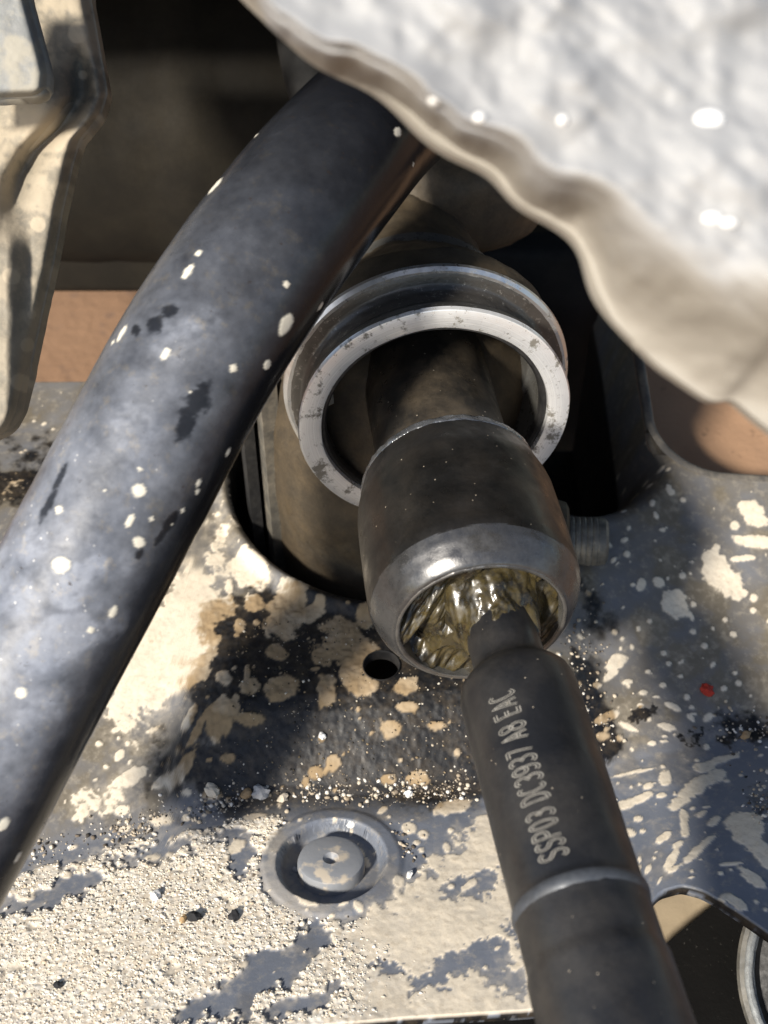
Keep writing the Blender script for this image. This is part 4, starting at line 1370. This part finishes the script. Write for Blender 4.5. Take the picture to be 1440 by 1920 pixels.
# ================================================================== PEBBLES, GRIT AND SAND
def rock_mesh(seed, sub=1, flat=0.7):
    r = np.random.default_rng(seed)
    bm = bmesh.new()
    bmesh.ops.create_icosphere(bm, subdivisions=sub, radius=1)
    V = np.array([v.co for v in bm.verts])
    fa = [tuple(v.index for v in f.verts) for f in bm.faces]
    bm.free()
    V = V * (1 + r.uniform(-0.28, 0.28, (len(V), 1)))
    V = V * np.array([1, r.uniform(0.65, 1), flat * r.uniform(0.7, 1.1)])
    return V, fa


def stone_mat(name, a, b):
    n = NT(name)
    c = n.mix(n.noise(0.7, 4), a, b)
    n.set(base=c, rough=0.85, spec=0.3)
    n.bump(n.noise(1.5, 3), 0.1, 0.5)
    return n.m


STONES = {'cream': stone_mat("cream_stone", (0.55, 0.47, 0.36), (0.68, 0.60, 0.48)), 'grey': stone_mat("grey_stone", (0.30, 0.30, 0.31), (0.40, 0.40, 0.40)),
          'white': stone_mat("white_stone", (0.74, 0.73, 0.70), (0.82, 0.81, 0.78)), 'brown': stone_mat("brown_stone", (0.30, 0.20, 0.10), (0.42, 0.29, 0.16)),
          'black': stone_mat("black_stone", (0.012, 0.012, 0.014), (0.04, 0.04, 0.042)), 'red': stone_mat("red_paint_chip", (0.30, 0.022, 0.015), (0.42, 0.05, 0.03))}
PEB = [(489, 1490, 17, 'grey', "grey angular pebble at the foot of the black riser, beside a brown one"), (462, 1491, 11, 'brown', "brown pebble leaning on the grey angular pebble"), (399, 1488, 17, 'cream', "rounded cream pebble, biggest at the foot of the riser"),
       (531, 1499, 12, 'cream', "flat cream pebble right of the grey angular pebble"), (604, 1384, 8, 'white', "bright white pebble stuck on the black riser"), (366, 1723, 13, 'black', "round black lump on the pale sand"), (441, 1720, 12, 'black', "jagged black lump beside the round one on the sand"),
       (110, 1852, 9, 'black', "small black lump alone on the sand near the stabiliser bar"), (345, 1727, 9, 'brown', "brown crumb touching the round black lump"), (1325, 1296, 14, 'red', "red paint chip lying on the grey panel"),
       (766, 1492, 8, 'white', "white crumb where the black riser meets the crease"), (292, 1684, 12, 'white', "white crumb half sunk in the sand"), (658, 1546, 8, 'white', "white crumb at the rim of the round recess"), (768, 1642, 8, 'white', "white crumb on the outer ring of the recess"), (552, 1614, 7, 'grey', "grey crumb lodged inside the recess"),
       (1398, 1378, 11, 'brown', "brown crumb in the dark debris patch on the right panel")]
for k, (px, py, r, kind, lab) in enumerate(PEB):
    c, t = hit(px, py)
    V, fa = rock_mesh(100 + k, 2, 0.75)
    rm = r * t / F_PX
    an = k * 1.3
    Rm = np.array([[math.cos(an), -math.sin(an), 0], [math.sin(an), math.cos(an), 0], [0, 0, 1]])
    c = np.array([c[0], c[1], surf(c[0], c[1])])
    V = (V @ Rm.T) * rm + c + np.array([0, 0, rm * 0.4])
    o = mesh_obj({'red': "paint_chip", 'black': "tar_lump"}.get(kind, "pebble"), V, fa, STONES[kind], None, False)
    tag(o, lab, {'red': "paint chip", 'black': "lump"}.get(kind, "pebble"), "pebbles and crumbs on the subframe")


def scatter(name, label, pts, radii, mat, parent_label_kind='stuff', seed=1, lift=0.25):
    r = np.random.default_rng(seed)
    protos = [rock_mesh(seed * 50 + i, 1, 0.8) for i in range(6)]
    Vs, Fs, off = [], [], 0
    for (x, y), rad in zip(pts, radii):
        V, fa = protos[int(r.integers(6))]
        an = r.uniform(0, 6.28)
        Rm = np.array([[math.cos(an), -math.sin(an), 0], [math.sin(an), math.cos(an), 0], [0, 0, 1]])
        z = surf(x, y)
        Vs.append((V @ Rm.T) * rad + np.array([x, y, z + rad * lift]))
        Fs.append(np.array(fa) + off)
        off += len(V)
    o = mesh_obj(name, np.concatenate(Vs), np.concatenate(Fs), mat, None, False)
    tag(o, label, None, None, 'stuff')
    return o


def varied(name, stops):
    n = NT(name)
    g = n.t.nodes.new('ShaderNodeNewGeometry')
    n.set(base=n.ramp(g.outputs['Random Per Island'], stops), rough=0.9, spec=0.25)
    return n.m


def ok(x, y):
    return math.hypot(x - PLUG[0], y - PLUG[1]) > 13 and y > y_front(x) + 1


pts, rad = [], []
while len(pts) < 13000:
    x = RNG.uniform(-85, 20)
    y = RNG.uniform(80, 138)
    if not ok(x, y) or surf(x, y, 'sand') < RNG.random() * 0.8 + 0.1: continue
    pts.append((x, y))
    rad.append(0.10 + 0.16 * RNG.random() + 0.38 * RNG.random() ** 9)
scatter("sand", "pale coarse sand crusted on the near flange of the subframe", pts, rad, varied("sand_grains", [(0.0, (0.54, 0.44, 0.32)), (0.2, (0.68, 0.60, 0.48)), (0.6, (0.76, 0.69, 0.57)), (0.94, (0.84, 0.80, 0.73)), (0.985, (0.10, 0.08, 0.06))]), seed=2, lift=-0.42)
pts, rad = [], []
while len(pts) < 1000:
    x = RNG.uniform(-66, 22)
    yc = np.interp(x, CREASE[:, 0], CREASE[:, 1])
    y = yc + RNG.normal(0.6, 1.6)
    if vnoise(x / 5, 0.5, seed=13) < -0.15 and RNG.random() < 0.75: continue
    if not ok(x, y): continue
    pts.append((x, y))
    rad.append(0.12 + 0.45 * RNG.random() ** 4)
for k in range(500):      # dark debris patches on the right
    px, py, sx, sy = [(1105, 1360, 30, 60), (1090, 1230, 24, 50), (1400, 1372, 40, 22), (1430, 1500, 24, 24), (740, 1590, 20, 16)][int(RNG.integers(5))]
    c, t = hit(RNG.normal(px, sx), RNG.normal(py, sy))
    if ok(c[0], c[1]):
        pts.append((c[0], c[1]))
        rad.append(0.15 + 0.4 * RNG.random() ** 2)
scatter("grit", "mixed grit gathered in the crease of the subframe", pts, rad, varied("grit_stones", [(0.0, (0.03, 0.028, 0.026)), (0.3, (0.16, 0.13, 0.10)), (0.5, (0.40, 0.33, 0.24)), (0.75, (0.52, 0.46, 0.37)), (0.97, (0.70, 0.67, 0.62))]), seed=3, lift=0.1)
pts, rad = [], []
while len(pts) < 900:     # crumbs on the black riser and ledge
    x = RNG.uniform(-30, 22)
    y = RNG.uniform(136, 172)
    if math.hypot(x - BOSS[0], y - BOSS[1]) < 40 or math.hypot(x - HOLE[0], y - HOLE[1]) < 4: continue
    pts.append((x, y))
    rad.append(0.10 + 0.26 * RNG.random() ** 4)
scatter("crumbs", "fine dirt crumbs sprinkled over the black riser", pts, rad, varied("crumb_mix", [(0.0, (0.02, 0.02, 0.02)), (0.45, (0.10, 0.08, 0.05)), (0.7, (0.30, 0.22, 0.13)), (0.93, (0.62, 0.57, 0.48))]), seed=4)
